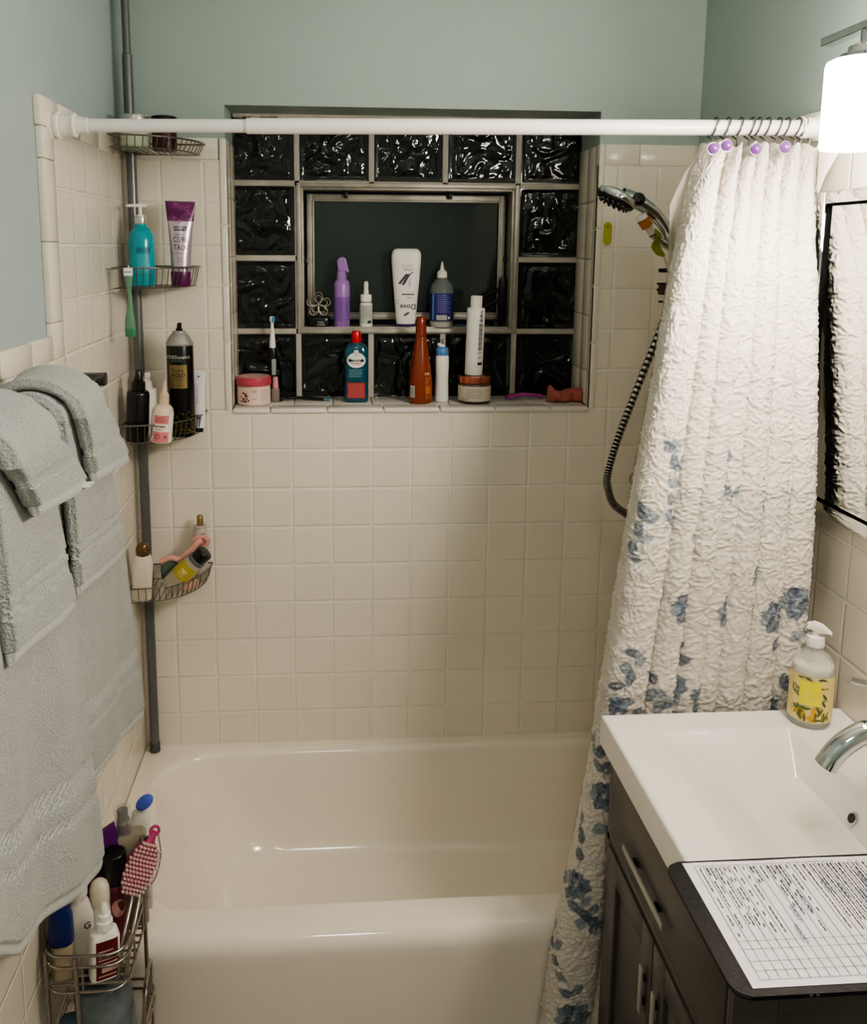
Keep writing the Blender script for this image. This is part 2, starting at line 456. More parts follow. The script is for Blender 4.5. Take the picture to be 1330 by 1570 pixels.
zt, zb, xl, xr = GZ0+GQ*3, GZ0-GQ, GX0-GP, GX0+GP*4
mw = .0085
for k in range(-1, 5):
    x = GX0+GP*k
    if k in (1, 2):
        add_box(bm, (x-mw, YB+.002, GZ0+2*GQ), (x+mw, .26, zt), .002); add_box(bm, (x-mw, YB+.002, zb), (x+mw, .26, GZ0), .002)
    else: add_box(bm, (x-mw, YB+.002, zb), (x+mw, .26, zt), .002)
for k in range(-1, 4):
    z = GZ0+GQ*k
    if k == 1:
        add_box(bm, (xl, YB+.002, z-mw), (GX0, .26, z+mw), .002); add_box(bm, (GX0+3*GP, YB+.002, z-mw), (xr, .26, z+mw), .002)
    else: add_box(bm, (xl, YB+.002, z-mw), (xr, .26, z+mw), .002)
# ragged mortar smeared along the head of the opening
for k in range(40):
    a = OX0+(OX1-OX0)*k/40; add_box(bm, (a, YB-.03, OZ1-random.uniform(.006, .019)), (a+(OX1-OX0)/40+.002, YB+.02, OZ1+.004), .002)
bmobj('mortar_joints', bm, M_mortar, win, .6)
# steel hopper
hx0, hx1, hz0, hz1 = GX0-.002, GX0+3*GP+.004, GZ0-.006, GZ0+2*GQ+.002
def frame(name, x0, x1, z0, z1, w, y0, y1, m, parent, bev=.0015, bw=None):
    bm = bmesh.new(); bw = w if bw is None else bw
    add_box(bm, (x0, y0, z0), (x0+w, y1, z1), bev); add_box(bm, (x1-w, y0, z0), (x1, y1, z1), bev)
    add_box(bm, (x0+w, y0, z1-w), (x1-w, y1, z1), bev); add_box(bm, (x0+w, y0, z0), (x1-w, y1, z0+bw), bev)
    return bmobj(name, bm, m, parent, .6)
fr = frame('hopper_frame', hx0, hx1, hz0, hz1, .011, YB-.004, YB+.012, M_steel, win)
frame('frame_return', hx0+.009, hx1-.009, hz0+.009, hz1-.009, .009, YB+.008, .285, M_steel, fr)
box('ledge', (hx0+.009, YB, hz0+.008), (hx1-.009, .285, hz0+.014), M_steel, fr, .001)
sash = frame('hopper_sash', hx0+.026, hx1-.024, hz0+.034, hz1-.026, .017, .262, .280, M_steel, win)
box('pane', (hx0+.04, .270, hz0+.048), (hx1-.038, .274, hz1-.04), M_pane, sash)
frame('glazing_bead', hx0+.042, hx1-.040, hz0+.050, hz1-.042, .005, .258, .263, M_steel, sash)
LEDGE = hz0+.0145
# clips, closing arm and handle of the hopper
for cx, cz in ((.545, hz1-.022), (.845, hz1-.022)):
    bm = bmesh.new(); add_box(bm, (cx-.006, .245, cz-.016), (cx+.006, .262, cz+.004), .003); add_box(bm, (cx-.009, .243, cz), (cx+.009, .255, cz+.009), .003)
    bmobj('sash_clip', bm, M_dark, win, .6)
for cx, cz in ((hx0+.022, 1.71), (hx1-.022, 1.72)):
    box('side_clip', (cx-.006, .248, cz-.008), (cx+.006, .263, cz+.008), M_dark, win, .002)
ha = tubes('closing_arm', [[(.925, .25, 1.60), (.99, .235, 1.632)], [(.935, .25, 1.575), (.99, .24, 1.60)]], .006, M_dark, win, 8)
loft('latch_handle', [(1.545, .009, .006, 4), (1.55, .012, .008, 4), (1.63, .013, .008, 3), (1.66, .010, .008, 3), (1.668, .006, .005, 3)], M_dark, win, 20, (1.004, .243, 0))
loft('latch_knob', [(0, .016, .012), (.006, .018, .013), (.016, .012, .009), (.02, .004, .004)], M_dark, win, 20, (.985, .235, LEDGE))

# ------------------------------------------------------------------ bathtub
tub = thing('bathtub', 'cream enamelled built-in bathtub with rounded apron between the tiled walls', 'bathtub')
TY0, TY1 = -.742, -.001
bx0, bx1, by0, by1 = .045, 1.40, -.640, -.050
secs = []
def rect_ring(x0, x1, y0, y1, r, z, k=12):
    out = []
    for cx, cy, a0 in ((x1-r[1], y0+r[1], -PI/2), (x1-r[1], y1-r[1], 0), (x0+r[0], y1-r[0], PI/2), (x0+r[0], y0+r[2 if len(r) > 2 else 0], PI)):
        rr = r[1] if cx > .7 else (r[0] if cy > -.35 else (r[2] if len(r) > 2 else r[0]))
        for i in range(k+1):
            a = a0+PI/2*i/k; out.append((cx+rr*math.cos(a), cy+rr*math.sin(a), z))
    return out
R_ = []
R_.append(rect_ring(XL+.002, XR-.002, TY0, TY1, (.003, .003), .002))
R_.append(rect_ring(XL+.002, XR-.002, TY0, TY1, (.003, .003), RIM-.065))
for a in (0, .2, .4, .6, .8, 1.):       # rolled front edge
    e = .040
    R_.append([(x, (y if y > -.5 else TY0+e*(1-math.cos(a*PI/2))), z) for x, y, z in rect_ring(XL+.002, XR-.002, TY0, TY1, (.003, .003), RIM-.045+.045*math.sin(a*PI/2))])
for t, dz in ((0, 0), (.3, -.001), (.6, -.005), (.85, -.011), (1., -.019)):
    g = .018*t
    R_.append(rect_ring(bx0-.018+g, bx1+.018-g, by0-.014+g*.8, by1+.018-g, (.155, .12, .10), RIM+dz))
prof = [(RIM-.019, 0), (.30, .10), (.22, .26), (.16, .42), (.12, .56), (.098, .68), (.088, .82), (.085, 1.)]
for z, t in prof[1:]:
    lx = .255*t; rx = .13*t; fy = .10*t; byy = .088*t
    R_.append(rect_ring(bx0+lx, bx1-rx, by0+fy, by1-byy, (.155-.01*t, .12, .10+.03*t), z))
R_.append(rect_ring(bx0+.40, bx1-.3, by0+.2, by1-.2, (.08, .08, .08), .082))
nn = len(R_[0]); V = [p for r in R_ for p in r]; F = []
for i in range(len(R_)-1):
    for k in range(nn):
        F.append((i*nn+k, i*nn+(k+1) % nn, (i+1)*nn+(k+1) % nn, (i+1)*nn+k))
F.append(tuple(range((len(R_)-1)*nn, len(R_)*nn)))
mk('tub_shell', V, F, M_enamel, tub, 1.1)
loft('overflow_plate', [(0, .034), (.004, .034), (.007, .030)], M_chrome, tub, 28).matrix_local = Matrix.Translation((bx1-.03, -.345, .27)) @ Matrix.Rotation(-PI/2, 4, 'Y')
loft('drain', [(0, .03), (.003, .03), (.004, .024)], M_chrome, tub, 24, (1.17, -.345, .083))
# ------------------------------------------------------------------ curtain rod
rod = thing('curtain_rod', 'white telescoping shower curtain rod spanning above the tub', 'curtain rod', (0, -.6, 1.97))
pa, pb = Vector((XL, .012, .004)), Vector((XR, -.032, .017))
pj = pa.lerp(pb, (.345-XL)/(XR-XL))
tubes('inner_tube', [[pa, pj+(pb-pa)*.02]], .0125, M_rod, rod, 20)
tubes('outer_tube', [[pj, pb]], .0148, M_rod, rod, 20)
dv = (pb-pa).normalized()
def flange(p, d):
    V, F = [], []
    st = [(0, .026), (.006, .026), (.007, .022), (.012, .022), (.013, .025), (.018, .025), (.019, .0205), (.042, .020), (.044, .022), (.047, .022), (.048, .016), (.07, .0145), (.071, .012)]
    tube_into(V, F, [p+d*a for a, r in st], [r for a, r in st], 28)
    return mk('end_flange', V, F, M_rod, rod, .5)
flange(pa+dv*.0005, dv); flange(pb-dv*.0005, -dv)
def rod_pt(x):
    t = (x-XL)/(XR-XL); return Vector((0, -.6, 1.97))+pa.lerp(pb, t)

# ------------------------------------------------------------------ shower curtain
def interp(z, tab):
    zs = [a for a, b in tab][::-1]; vs = [b for a, b in tab][::-1]; return np.interp(z, zs, vs)
EDGE_L = [(1.955, 1.226), (1.885, 1.200), (1.704, 1.155), (1.56, 1.127), (1.31, 1.080), (1.15, 1.057), (.873, 1.026), (.733, 1.013), (.61, .996), (.478, .975), (.32, .952), (.236, .944), (.06, .925)]
EDGE_R = [(1.955, 1.452), (1.88, 1.434), (1.75, 1.418), (1.5, 1.414), (1.2, 1.412), (.06, 1.412)]
BASE_Y = [(1.955, -.655), (1.885, -.672), (1.70, -.715), (1.56, -.745), (1.31, -.785), (1.15, -.795), (.06, -.797)]
def curtain_surface(nu, z, bounds, amp_s=1.):
    """fabric points: u runs along the folds, z up; returns X,Y and running cloth length"""
    u = np.linspace(0, 1, nu)
    U, Z = np.meshgrid(u, z)
    b = np.array(bounds); k = len(b)-1
    drift = .012*np.sin(Z*2.1+U*9)*np.clip((1.95-Z)/.5, 0, 1)*np.sin(PI*U)
    Ud = np.clip(U+drift, 0, 1)
    idx = np.clip(np.searchsorted(b, Ud, side='right')-1, 0, k-1)
    loc = (Ud-b[idx])/(b[idx+1]-b[idx])
    amps = np.array([.050, .054, .060, .052, .058, .048, .050, .040, .03, .03])[idx]
    top = np.clip((1.955-Z)/.25, 0, 1)
    prof = np.abs(np.sin(PI*loc))**.92
    A = amps*(.62+.38*top)*amp_s
    xl, xr = interp(Z, EDGE_L), interp(Z, EDGE_R)
    X = xl+(xr-xl)*U-.015*np.sin(2*PI*loc)*top
    Y = interp(Z, BASE_Y)+.030-A*prof+.011*np.exp(-np.minimum(loc, 1-loc)/.07)
    return U, Z, X, Y
nz_, nu_ = 900, 400
zz = np.linspace(.07, 1.952, nz_)
bounds = [0, .21, .33, .45, .565, .70, .86, 1.0]
U, Z, X, Y = curtain_surface(nu_, zz, bounds)
# the hem scallops up to each ring
Z2 = Z + np.where(Z > 1.85, .005*np.cos(2*PI*U*10.3)*np.clip((Z-1.85)/.1, 0, 1), 0)
# running cloth coordinate measured at mid height, so the print and puckers follow the folds
mid = 300
ds = np.sqrt(np.diff(X[mid])**2+np.diff(Y[mid])**2); S1 = np.concatenate([[0], np.cumsum(ds)])
S = np.repeat(S1[None, :], nz_, 0)
# puckered matelasse relief in chrysanthemum rosettes
cells = []
rs = np.random.RandomState(9)
for a in range(-1, int(S1[-1]/.10)+2):
    for c in range(0, 20): cells.append(((a+.5*(c % 2))*.10+rs.uniform(-.02, .02), c*.10+rs.uniform(-.02, .02)))
best = np.full(S.shape, 9.); bx = np.zeros(S.shape); bz = np.zeros(S.shape)
for cx, cz in cells:
    d = (S-cx)**2+(Z-cz)**2; w = d < best
    best = np.where(w, d, best); bx = np.where(w, cx, bx); bz = np.where(w, cz, bz)
rad = np.sqrt(best); ang = np.arctan2(Z-bz, S-bx)
wob = vnoise(S*70, Z*70, 11)
wy = vnoise(S*55, Z*55, 13)
fan = np.clip((rad-.014)/.03, 0, 1)
def ridge(n_, w_): return np.clip(1-np.abs(2*n_-1)*w_, 0, 1)
arcs = ridge(vnoise(rad/.0052+2.2*wob, ang*np.maximum(rad, .02)/.014+1.5*wy, 12), 2.4)
rays = ridge(vnoise(ang*15/PI*1.3+1.2*wob, rad/.030+wy, 14), 2.2)
fine = ridge(vnoise(S/.0055+wob*2, Z/.0045+wy*2, 15), 2.6)
rid = .8*arcs*fan+rays*(1-fan)*1.1+.35*rays*fan+.45*fine
amp = .0033*rid*np.clip((1.95-Z)/.02, .15, 1)
gu = np.gradient(X, axis=1); gy = np.gradient(Y, axis=1); ln = np.sqrt(gu**2+gy**2)+1e-9
nxn, nyn = gy/ln, -gu/ln
X2, Y2 = X+nxn*amp, Y+nyn*amp
# printed sprays
base_c = np.array(rgb('#d2cbc1')[:3]); colr = np.ones(S.shape+(3,))*base_c
def stamp(mask, c, k=.85):
    n = .75+.5*vnoise(S*160, Z*160, 21)
    col = np.array(rgb(c)[:3])*n[..., None]
    a = (mask*k)[..., None]; colr[...] = colr*(1-a)+col*a
def leaf(x, z, a, l, w, c):
    m = (np.abs(S-x) < l+.01) & (np.abs(Z-z) < l+.01)
    if not m.any(): return
    du = (S-x)*math.cos(a)+(Z-z)*math.sin(a); dv = -(S-x)*math.sin(a)+(Z-z)*math.cos(a)
    t = np.clip(du/l, 0, 1); half = w*np.sin(PI*t**.8)
    inside = np.clip((half-np.abs(dv))/.0015, 0, 1)*(du > 0)*(du < l)
    vein = np.where(np.abs(dv) < .0006, .55, 1.)
    stamp(inside*vein, c)
def stem(pts, c, w=.0012):
    for p, q in zip(pts, pts[1:]):
        dx, dz = q[0]-p[0], q[1]-p[1]; l2 = dx*dx+dz*dz+1e-9
        t = np.clip(((S-p[0])*dx+(Z-p[1])*dz)/l2, 0, 1)
        d = np.sqrt((S-p[0]-t*dx)**2+(Z-p[1]-t*dz)**2)
        stamp(np.clip((w-d)/.0008, 0, 1), c, .8)
BL = ['#4c586e', '#5d6a7c', '#6b7886', '#3d4860', '#62717e', '#7a8792']
def rose(x, z, r):
    for k in range(9):
        a = k*2*PI/9+rs.uniform(-.2, .2)
        leaf(x+math.cos(a)*r*.25, z+math.sin(a)*r*.25, a, r*.8, r*.36, BL[k % 6])
    for k in range(6):
        a = k*PI/3+.4; leaf(x+math.cos(a)*r*.05, z+math.sin(a)*r*.05, a, r*.5, r*.24, BL[(k*2+3) % 6])
def spray(x, z, a, l, n):
    pts = []
    for i in range(n+1):
        t = i/n; pts.append((x+l*t*math.cos(a+.5*t), z+l*t*math.sin(a+.5*t)))
    stem(pts, '#5a6b80')
    for i, p in enumerate(pts[1:]):
        for s in (-1, 1):
            if rs.rand() < .85:
                q = a+.5*i/n+s*rs.uniform(.5, 1.1); leaf(p[0], p[1], q, rs.uniform(.026, .042), rs.uniform(.009, .0135), BL[rs.randint(6)])
    leaf(pts[-1][0], pts[-1][1], a+.5, .03, .009, BL[2])
SL = S1[-1]
def at_u(u, z):      # cloth coordinate at a fraction across the hung width
    return float(np.interp(u, np.linspace(0, 1, nu_), S1)), z
def xy(u, z): return at_u(u, z)
for u, z, r in ((.30, 1.085, .030), (.53, 1.075, .032), (.67, 1.14, .032), (.80, 1.06, .030), (.36, .925, .034), (.08, .70, .036), (.10, .21, .040), (.93, 1.09, .03), (.70, .80, .03), (.05, .50, .034), (.22, .48, .03), (.5, .55, .035), (.75, .5, .03)):
    s_, z_ = xy(u, z); rose(s_, z_, r*(1.2 if z > .75 else .92))
for u, z, a, l, n in ((.12, 1.22, 1.1, .16, 5), (.02, 1.16, .7, .10, 3), (.50, 1.27, 1.5, .12, 4), (.30, 1.11, 1.0, .10, 4), (.30, 1.07, -1.1, .07, 3), (.53, 1.09, .9, .11, 4), (.54, 1.05, -1.3, .08, 3),
                      (.66, 1.16, 1.0, .10, 4), (.67, 1.12, -1.8, .12, 4), (.85, 1.15, 1.3, .12, 4), (.80, 1.04, -1.2, .07, 3), (.93, 1.06, -1.3, .09, 3), (.36, .90, -1.2, .12, 4), (.36, .95, 1.2, .08, 3),
                      (.14, 1.02, -2.3, .16, 5), (.05, .93, -1.0, .18, 5), (.20, .86, -1.2, .15, 5), (.24, .98, -1.5, .12, 4), (.08, .72, 1.8, .12, 4), (.08, .67, -1.4, .10, 3), (.42, .78, 1.2, .12, 4), (.55, .72, 1.3, .14, 5),
                      (.62, .86, -1.4, .12, 4), (.72, .82, 1.7, .10, 3), (.86, .84, .3, .10, 4), (.86, .74, 1.4, .12, 4), (.10, .23, 1.7, .16, 5), (.06, .18, -.6, .12, 4), (.04, .52, 1.2, .10, 3), (.05, .46, -.9, .12, 4), (.3, .6, 1.4, .14, 4), (.14, .40, 2.0, .13, 5)):
    s_, z_ = xy(u, z); spray(s_, z_, a, l, n)
V = np.stack([X2, Y2, Z2], -1).reshape(-1, 3)
def curtain_material():
    m = bpy.data.materials.new('matelasse_curtain'); m.use_nodes = True; nt = m.node_tree; b = nt.nodes['Principled BSDF']
    at = nt.nodes.new('ShaderNodeAttribute'); at.attribute_name = 'print'
    nt.links.new(at.outputs['Color'], b.inputs['Base Color']); b.inputs['Roughness'].default_value = .75
    b.inputs['Sheen Weight'].default_value = .1
    return m
curt = thing('shower_curtain', 'white puckered shower curtain printed with slate blue flowers, gathered at the right', 'shower curtain', (1.2, -.74, .07))
c0 = np.array([1.2, -.74, .07])
np_mesh('curtain_cloth', V-c0, grid_faces(nu_, nz_), curtain_material(), curt, True, {'print': colr.reshape(-1, 3)})
# folded-over corner flap at the right end of the top hem
fl = []
for i in range(9):
    for j in range(7):
        t, s = i/8, j/6; z = 1.945-.085*t; w = (1-t)**.8*.032*s
        fl.append((1.420+.010*s*(1-t)+w*.5-1.2, -.700-.035*s*(1-t)-.008*math.sin(s*PI)+.74, z-.07+.004*math.sin(9*s)))
mk('hem_flap', fl, [tuple(q) for q in grid_faces(7, 9)], mat('curtain_white', '#d2cbc1', .75, bump=(140, .6, .002)), curt, 3)
# liner behind the curtain
M_liner = mat('liner_vinyl', '#d9d4c8', .3, trans=.55, ior=1.2, alpha=.8)
LE = [(1.94, 1.222), (1.90, 1.190), (1.84, 1.163), (1.70, 1.162), (1.5, 1.135), (1.3, 1.102), (1.0, 1.068), (.8, 1.045), (.62, 1.01), (.45, .985), (.38, .973), (.25, .985), (.07, .99)]
nz3, nu3 = 90, 60
z3 = np.linspace(.05, 1.945, nz3); u3 = np.linspace(0, 1, nu3); U3, Z3 = np.meshgrid(u3, z3)
xl3 = interp(Z3, LE); X3 = xl3+(1.44-xl3)*U3
Y3 = np.interp(Z3, [.05, .30, .40, 1.0, 1.5, 1.945], [-.7475, -.7475, -.725, -.69, -.655, -.628])+.010*np.sin(U3*34)*np.clip((Z3-.45)/.5, 0, .8)-.0005
liner = thing('curtain_liner', 'frosted plain shower liner hanging behind the printed curtain', 'shower liner', (1.2, -.7, .05))
np_mesh('liner_sheet', np.stack([X3, Y3, Z3], -1).reshape(-1, 3)-np.array([1.2, -.7, .05]), grid_faces(nu3, nz3), M_liner, liner, True)
# rings
M_ringm = mat('ring_metal', '#7d7d80', .25, metal=.9)
M_gem = mat('violet_gem', '#6d3f86', .08, coat=.6)
RX = [1.249, 1.273, 1.298, 1.321, 1.334, 1.352, 1.374, 1.390, 1.412, 1.424, 1.441]
ORD = ['first', 'second', 'third', 'fourth', 'fifth', 'sixth', 'seventh', 'eighth', 'ninth', 'tenth', 'eleventh']
GEM = {0: (1.216, -.697, 1.938), 1: (1.242, -.695, 1.944), 3: (1.306, -.680, 1.940), 6: (1.353, -.700, 1.942)}
for i, x in enumerate(RX):
    p = rod_pt(x); gem = i in GEM
    r = thing('curtain_ring', ('thin metal curtain ring with a violet bead, ' if gem else 'thin plain metal curtain ring on the white rod, ')+ORD[i]+' ring counted from the left', 'curtain ring', p, 0, 'curtain rings on the rod')
    lean = -.012
    pts = []
    for k in range(24):
        a = math.radians(-60+300*k/23+0); pts.append((lean*(.5-.5*math.sin(a)), .0185*math.cos(a)*-1, .0185*math.sin(a)+.0005))
    e = Vector((lean, -.010, -.042))
    tubes('ring_wire', [pts+[(lean*.9, -.012, -.024), tuple(e)]], .0017, M_ringm, r, 6)
    if gem:
        g = Vector(GEM[i])-p
        b = loft('bead', [(-.008, .004), (-.006, .008), (-.002, .0105), (.003, .0105), (.007, .007), (.009, .002)], M_gem, r, 20)
        b.matrix_local = Matrix.Translation(g) @ Matrix.Rotation(PI/2, 4, 'X')
        c = tubes('bead_rim', [('loop', [(g.x+.0112*math.cos(q*PI/10), g.y, g.z+.0112*math.sin(q*PI/10)) for q in range(20)])], 0.0011, M_ringm, r, 6)

# ------------------------------------------------------------------ tension pole caddy with four corner baskets
PX, PY = .007, -.032
caddy = thing('pole_caddy', 'grey tension pole corner caddy with four wire baskets beside the window', 'shower caddy', (PX, PY, RIM))
loft('lower_pole', [(.02, .0125), (1.60, .0125)], M_pole, caddy, 20)
loft('upper_pole', [(1.60, .0125), (1.85, .0125), (1.852, .0098), (ZC-RIM, .0098)], M_pole, caddy, 20)
loft('foot', [(.001, .0135), (.004, .0145), (.028, .0140), (.030, .0126)], mat('foot_rubber', '#4c4e50', .6), caddy, 20)
for z in (.30, .72, 1.16): loft('pole_joint', [(z, .0129), (z+.004, .0131), (z+.008, .0129)], M_pole, caddy, 20)
def basket(zf, zr, rx, ry, tilt=0., loop=0.):
    """quarter-round wire basket; zf floor, zr rim, relative to the pole foot"""
    cx, cy = -.012, .018
    b = bpy.data.objects.new('basket', None); COL.objects.link(b); b.parent = caddy
    def arc(sx, z, n=30, drop=0):
        out = []
        for i in range(n+1):
            t = i/n*PI/2; out.append((cx+rx*sx*math.sin(t)**.9, cy-ry*sx*math.cos(t)**.9, z+tilt*(math.sin(t)-.5)))
        return out
    rim = arc(1, zr); flo = arc(.93, zf)
    ends = [(cx+.004, cy, zr)]
    corner = (cx+.006, cy-.006, zr)
    tubes('basket_rim', [[corner]+rim[:1], rim, [rim[-1], corner]], .0021, M_wire, b, 8)
    L = [flo, [flo[0], (cx+.006, cy-.006, zf), flo[-1]]]
    n = 17
    for i in range(1, n):
        t = i/n; k = t*30; a = int(k); f = k-a
        P0 = Vector(rim[a]).lerp(Vector(rim[a+1]), f); P1 = Vector(flo[a]).lerp(Vector(flo[a+1]), f)
        m = P0.lerp(P1, .75); m.z = P1.z+.004
        L.append([tuple(P0), tuple(P0.lerp(P1, .5)+Vector((0, 0, -.004))), tuple(P1), tuple((P1.x, cy-.002, P1.z)) if P1.x > cx+.02 else (cx+.004, P1.y, P1.z)])
    tubes('wire_grid', L, .0013, M_wire, b, 6)
    tubes('clamp', [[(0, 0, zf-.004), (0, 0, zr+.003)]], .0145, M_wire, b, 16)
    return b
BZ = {1: (1.977, 2.003), 2: (1.652, 1.700), 3: (1.274, 1.322), 4: (.862, .903)}
SHAPE = {1: (.192, .20), 2: (.172, .215), 3: (.178, .20), 4: (.182, .185)}
for k in (1, 2, 3, 4):
    zf, zr = BZ[k]; basket(zf-RIM, zr-RIM, SHAPE[k][0], SHAPE[k][1])
FZ = {k: v[0]+.0016 for k, v in BZ.items()}
# top basket
t = thing('cosmetic_jar', 'pale green round jar with a silver screw lid in the topmost wire basket', 'jar', (.031, -.095, FZ[1]))
S_ = round_secs(0, .064, .034, e=.006); loft('jar_body', S_, mat('jar_green', '#a9b89a', .3, trans=.1), t)
loft('lid', round_secs(.064, .082, .0365, e=.002), M_silver, t)
label_wrap('label', S_, .012, .055, mat('jar_label', '#c3ccb6', .5), t)
t = thing('cosmetic_tin', 'dark maroon round tin beside the pale green jar in the topmost basket', 'jar', (.100, -.085, FZ[1]))
S_ = round_secs(0, .060, .0295, e=.004); loft('jar_body', S_, mat('maroon', '#35161a', .3), t); loft('lid', round_secs(.060, .082, .031, e=.003), M_black, t)
# second basket
t = thing('pump_bottle', 'teal round-shouldered pump bottle with a white pump in the second basket', 'bottle', (.039, -.105, FZ[2]), .16)
S_ = [(0, .028), (.003, .031), (.09, .032), (.112, .0315), (.126, .029), (.137, .0225), (.143, .015), (.146, .0135), (.152, .0135)]
loft('bottle_body', S_, mat('teal_plastic', '#0f93a5', .18, trans=.05), t)
loft('collar', round_secs(.150, .168, .0145, e=.0015), M_silver, t, 28); loft('pump_stem', [(.168, .010), (.172, .010), (.173, .0045), (.192, .0045)], M_white, t, 20)
poly_prism('pump_head', [(-.034, .193), (-.028, .197), (.012, .199), (.016, .197), (.016, .191), (-.012, .191), (-.030, .1905)], 1, -.006, .006, M_white, t, .0015)
lb = label_wrap('label', S_, .03, .092, mat('teal_label', '#1797a6', .3), t, 55)
strips_on('title_band', [(-.012, .022, .080, .094)], S_, mat('teal_dark', '#0a6b7e', .4), lb, .001)
strips_on('fine_print', fine_print(12, -.010, .022, .03, .076, .001), S_, mat('teal_pale', '#6fc0c8', .4), lb, .001)
t = thing('squeeze_tube', 'purple and silver flat-topped squeeze tube standing in the second basket', 'tube', (.131, -.100, FZ[2]), .12, None, ((0, 1, 0), .02))
S_ = [(.036, .0235, .0225), (.06, .024, .022), (.10, .0262, .0185), (.14, .0292, .0130), (.17, .032, .0075), (.192, .0345, .0022), (.206, .036, .0012)]
loft('tube_body', S_, mat('tube_silver', '#b9adb9', .28, metal=.55), t)
loft('cap', [(0, .0225), (.002, .0235), (.030, .0245), (.036, .0238)], mat('tube_purple', '#5c1752', .3), t)
lb = label_wrap('purple_top', S_, .158, .2058, mat('tube_purple', '#5c1752', .3), t, 89, -90, .0006)
curls = []
for k in range(16):
    cx, cz, r = random.uniform(-.026, .026), random.uniform(.155, .198), random.uniform(.004, .008)
    curls.append([(x, front_y(S_, x, z, .0012), z) for x, z in [(cx+r*(1-q/22)*math.cos(q*.5), cz+r*(1-q/22)*math.sin(q*.5)) for q in range(16)]])
tubes('curl_print', curls, .0005, mat('tube_pink', '#b65aa8', .4), lb, 5)
text_on('lettering', 'NOT YOUR', .0062, S_, .143, M_ink, t, 0, 0, .0003); text_on('lettering', "MOTHER'S", .0062, S_, .1365, M_ink, t, 0, 0, .0003)
text_on('lettering', 'CURL', .019, S_, .113, M_ink, t, 0, 0, 0, sx=.75); text_on('lettering', 'TALK', .019, S_, .094, M_ink, t, 0, 0, 0, sx=.75)
strips_on('fine_print', fine_print(1, -.016, .016, .124, .127, .001)+fine_print(1, -.016, .016, .079, .082, .001)+fine_print(2, -.008, .008, .058, .070, .001), S_, M_ink, t)
# green handled razor hanging off the second basket
t = thing('hanging_razor', 'translucent green handle with a white and blue top hanging off the second basket', 'razor', (.032, -.232, 1.691), .1)
loft('handle', [(-.150, .009, .004), (-.147, .0115, .005), (-.130, .0125, .005), (-.11, .0110, .0045, 2), (-.07, .0048, .004, 2, .002), (-.04, .0052, .004, 2, .001), (-.02, .0085, .005), (-.008, .010, .005)], mat('green_clear', '#6f9c84', .15, trans=.3), t, 24)
loft('handle_end', [(-.151, .008, .0022), (-.150, .0122, .0055), (-.132, .013, .0055)], mat('green_dark', '#3a7a58', .3), t, 24)
box('razor_head', (-.010, -.006, -.009), (.010, .006, .010), M_white, t, .002)
strips_on('stripe', [(-.008, .008, -.001, .002)], [(-.02, .011, .0062, 6), (.02, .011, .0062, 6)], mat('blue_soft', '#6f8fd0', .4), t)
tubes('hook', [[(0, .004, .008), (0, .010, .014), (0, .018, .012)]], .0016, M_white, t, 8)
# third basket
t = thing('hairspray_can', 'tall black hairspray can with a silver dome and gold label in the third basket', 'spray can', (.122, -.098, FZ[3]), .14)
S_ = round_secs(0, .232, .0335, e=.003); loft('can_body', S_, mat('can_black', '#0b0a0b', .22), t)
loft('dome', [(.231, .0335), (.236, .0350), (.239, .0335), (.243, .030), (.251, .0265), (.258, .0205), (.262, .0165), (.266, .0165), (.267, .012)], mat('dome_metal', '#b3b1ae', .5, metal=.8), t)
loft('nozzle', [(.266, .0085), (.272, .0085), (.273, .0062, .0062), (.284, .0058, .0062, 2, .001), (.287, .004, .006, 2, .002)], M_black, t, 20)
lb = label_wrap('gold_label', S_, .125, .184, M_gold, t, 40, -100)
text_on('lettering', 'Extra', .013, S_, .170, M_ink, lb, -.006, 0, 0); text_on('lettering', 'HOLD', .0125, S_, .158, M_ink, lb, -.005, 0, .0002)
strips_on('fine_print', [(-.018, .010, .147, .1476), (-.018, .010, .1325, .1331)]+fine_print(2, -.012, .006, .150, .154, .0008), S_, M_ink, lb, .001)
text_on('brand_lettering', 'TRESemmé', .0125, S_, .203, M_silver, t, -.005, 0, .0002)
strips_on('fine_print', fine_print(1, -.02, .012, .192, .196, .0008), S_, M_silver, t)
sp = []
for k in range(150):
    x, z = random.uniform(-.030, .030), .01+.055*random.random()**1.8; w = random.uniform(.0007, .0016); sp.append((x-w, x+w, z-w, z+w))
strips_on('gold_flecks', sp, S_, mat('fleck_gold', '#6e6430', .35, metal=.5), t)
t = thing('spray_bottle', 'all black slim spray bottle with a black nozzle at the left of the third basket', 'bottle', (.022, -.165, FZ[3]), .13, None, ((0, 1, 0), .06))
S_ = round_secs(0, .128, .0275, e=.004, e2=.010); loft('bottle_body', S_, M_black, t)
loft('collar', [(.128, .017), (.132, .017), (.148, .0165), (.150, .013)], M_black, t, 24)
loft('spray_head', [(.150, .0115, .010), (.156, .0115, .010), (.160, .0095, .009), (.174, .008, .009), (.177, .006, .007)], M_black, t, 20)
strips_on('side_print', [(-.017+.001*(k % 2), -.0145, .045+.006*k, .048+.006*k) for k in range(11)], S_, mat('print_grey', '#5a5a5c', .5), t)
t = thing('lotion_bottle', 'white squat bottle with a white flip cap behind the black spray bottle', 'bottle', (.033, -.078, FZ[3]), .13)
S_ = round_secs(0, .118, .025, e=.003, e2=.006); loft('bottle_body', S_, M_white, t)
loft('cap', [(.118, .015), (.134, .014), (.136, .010), (.146, .009), (.147, .0075)], M_offwhite, t, 24)
box('cap_spout', (-.004, -.014, .146), (.009, .006, .160), M_offwhite, t, .002)
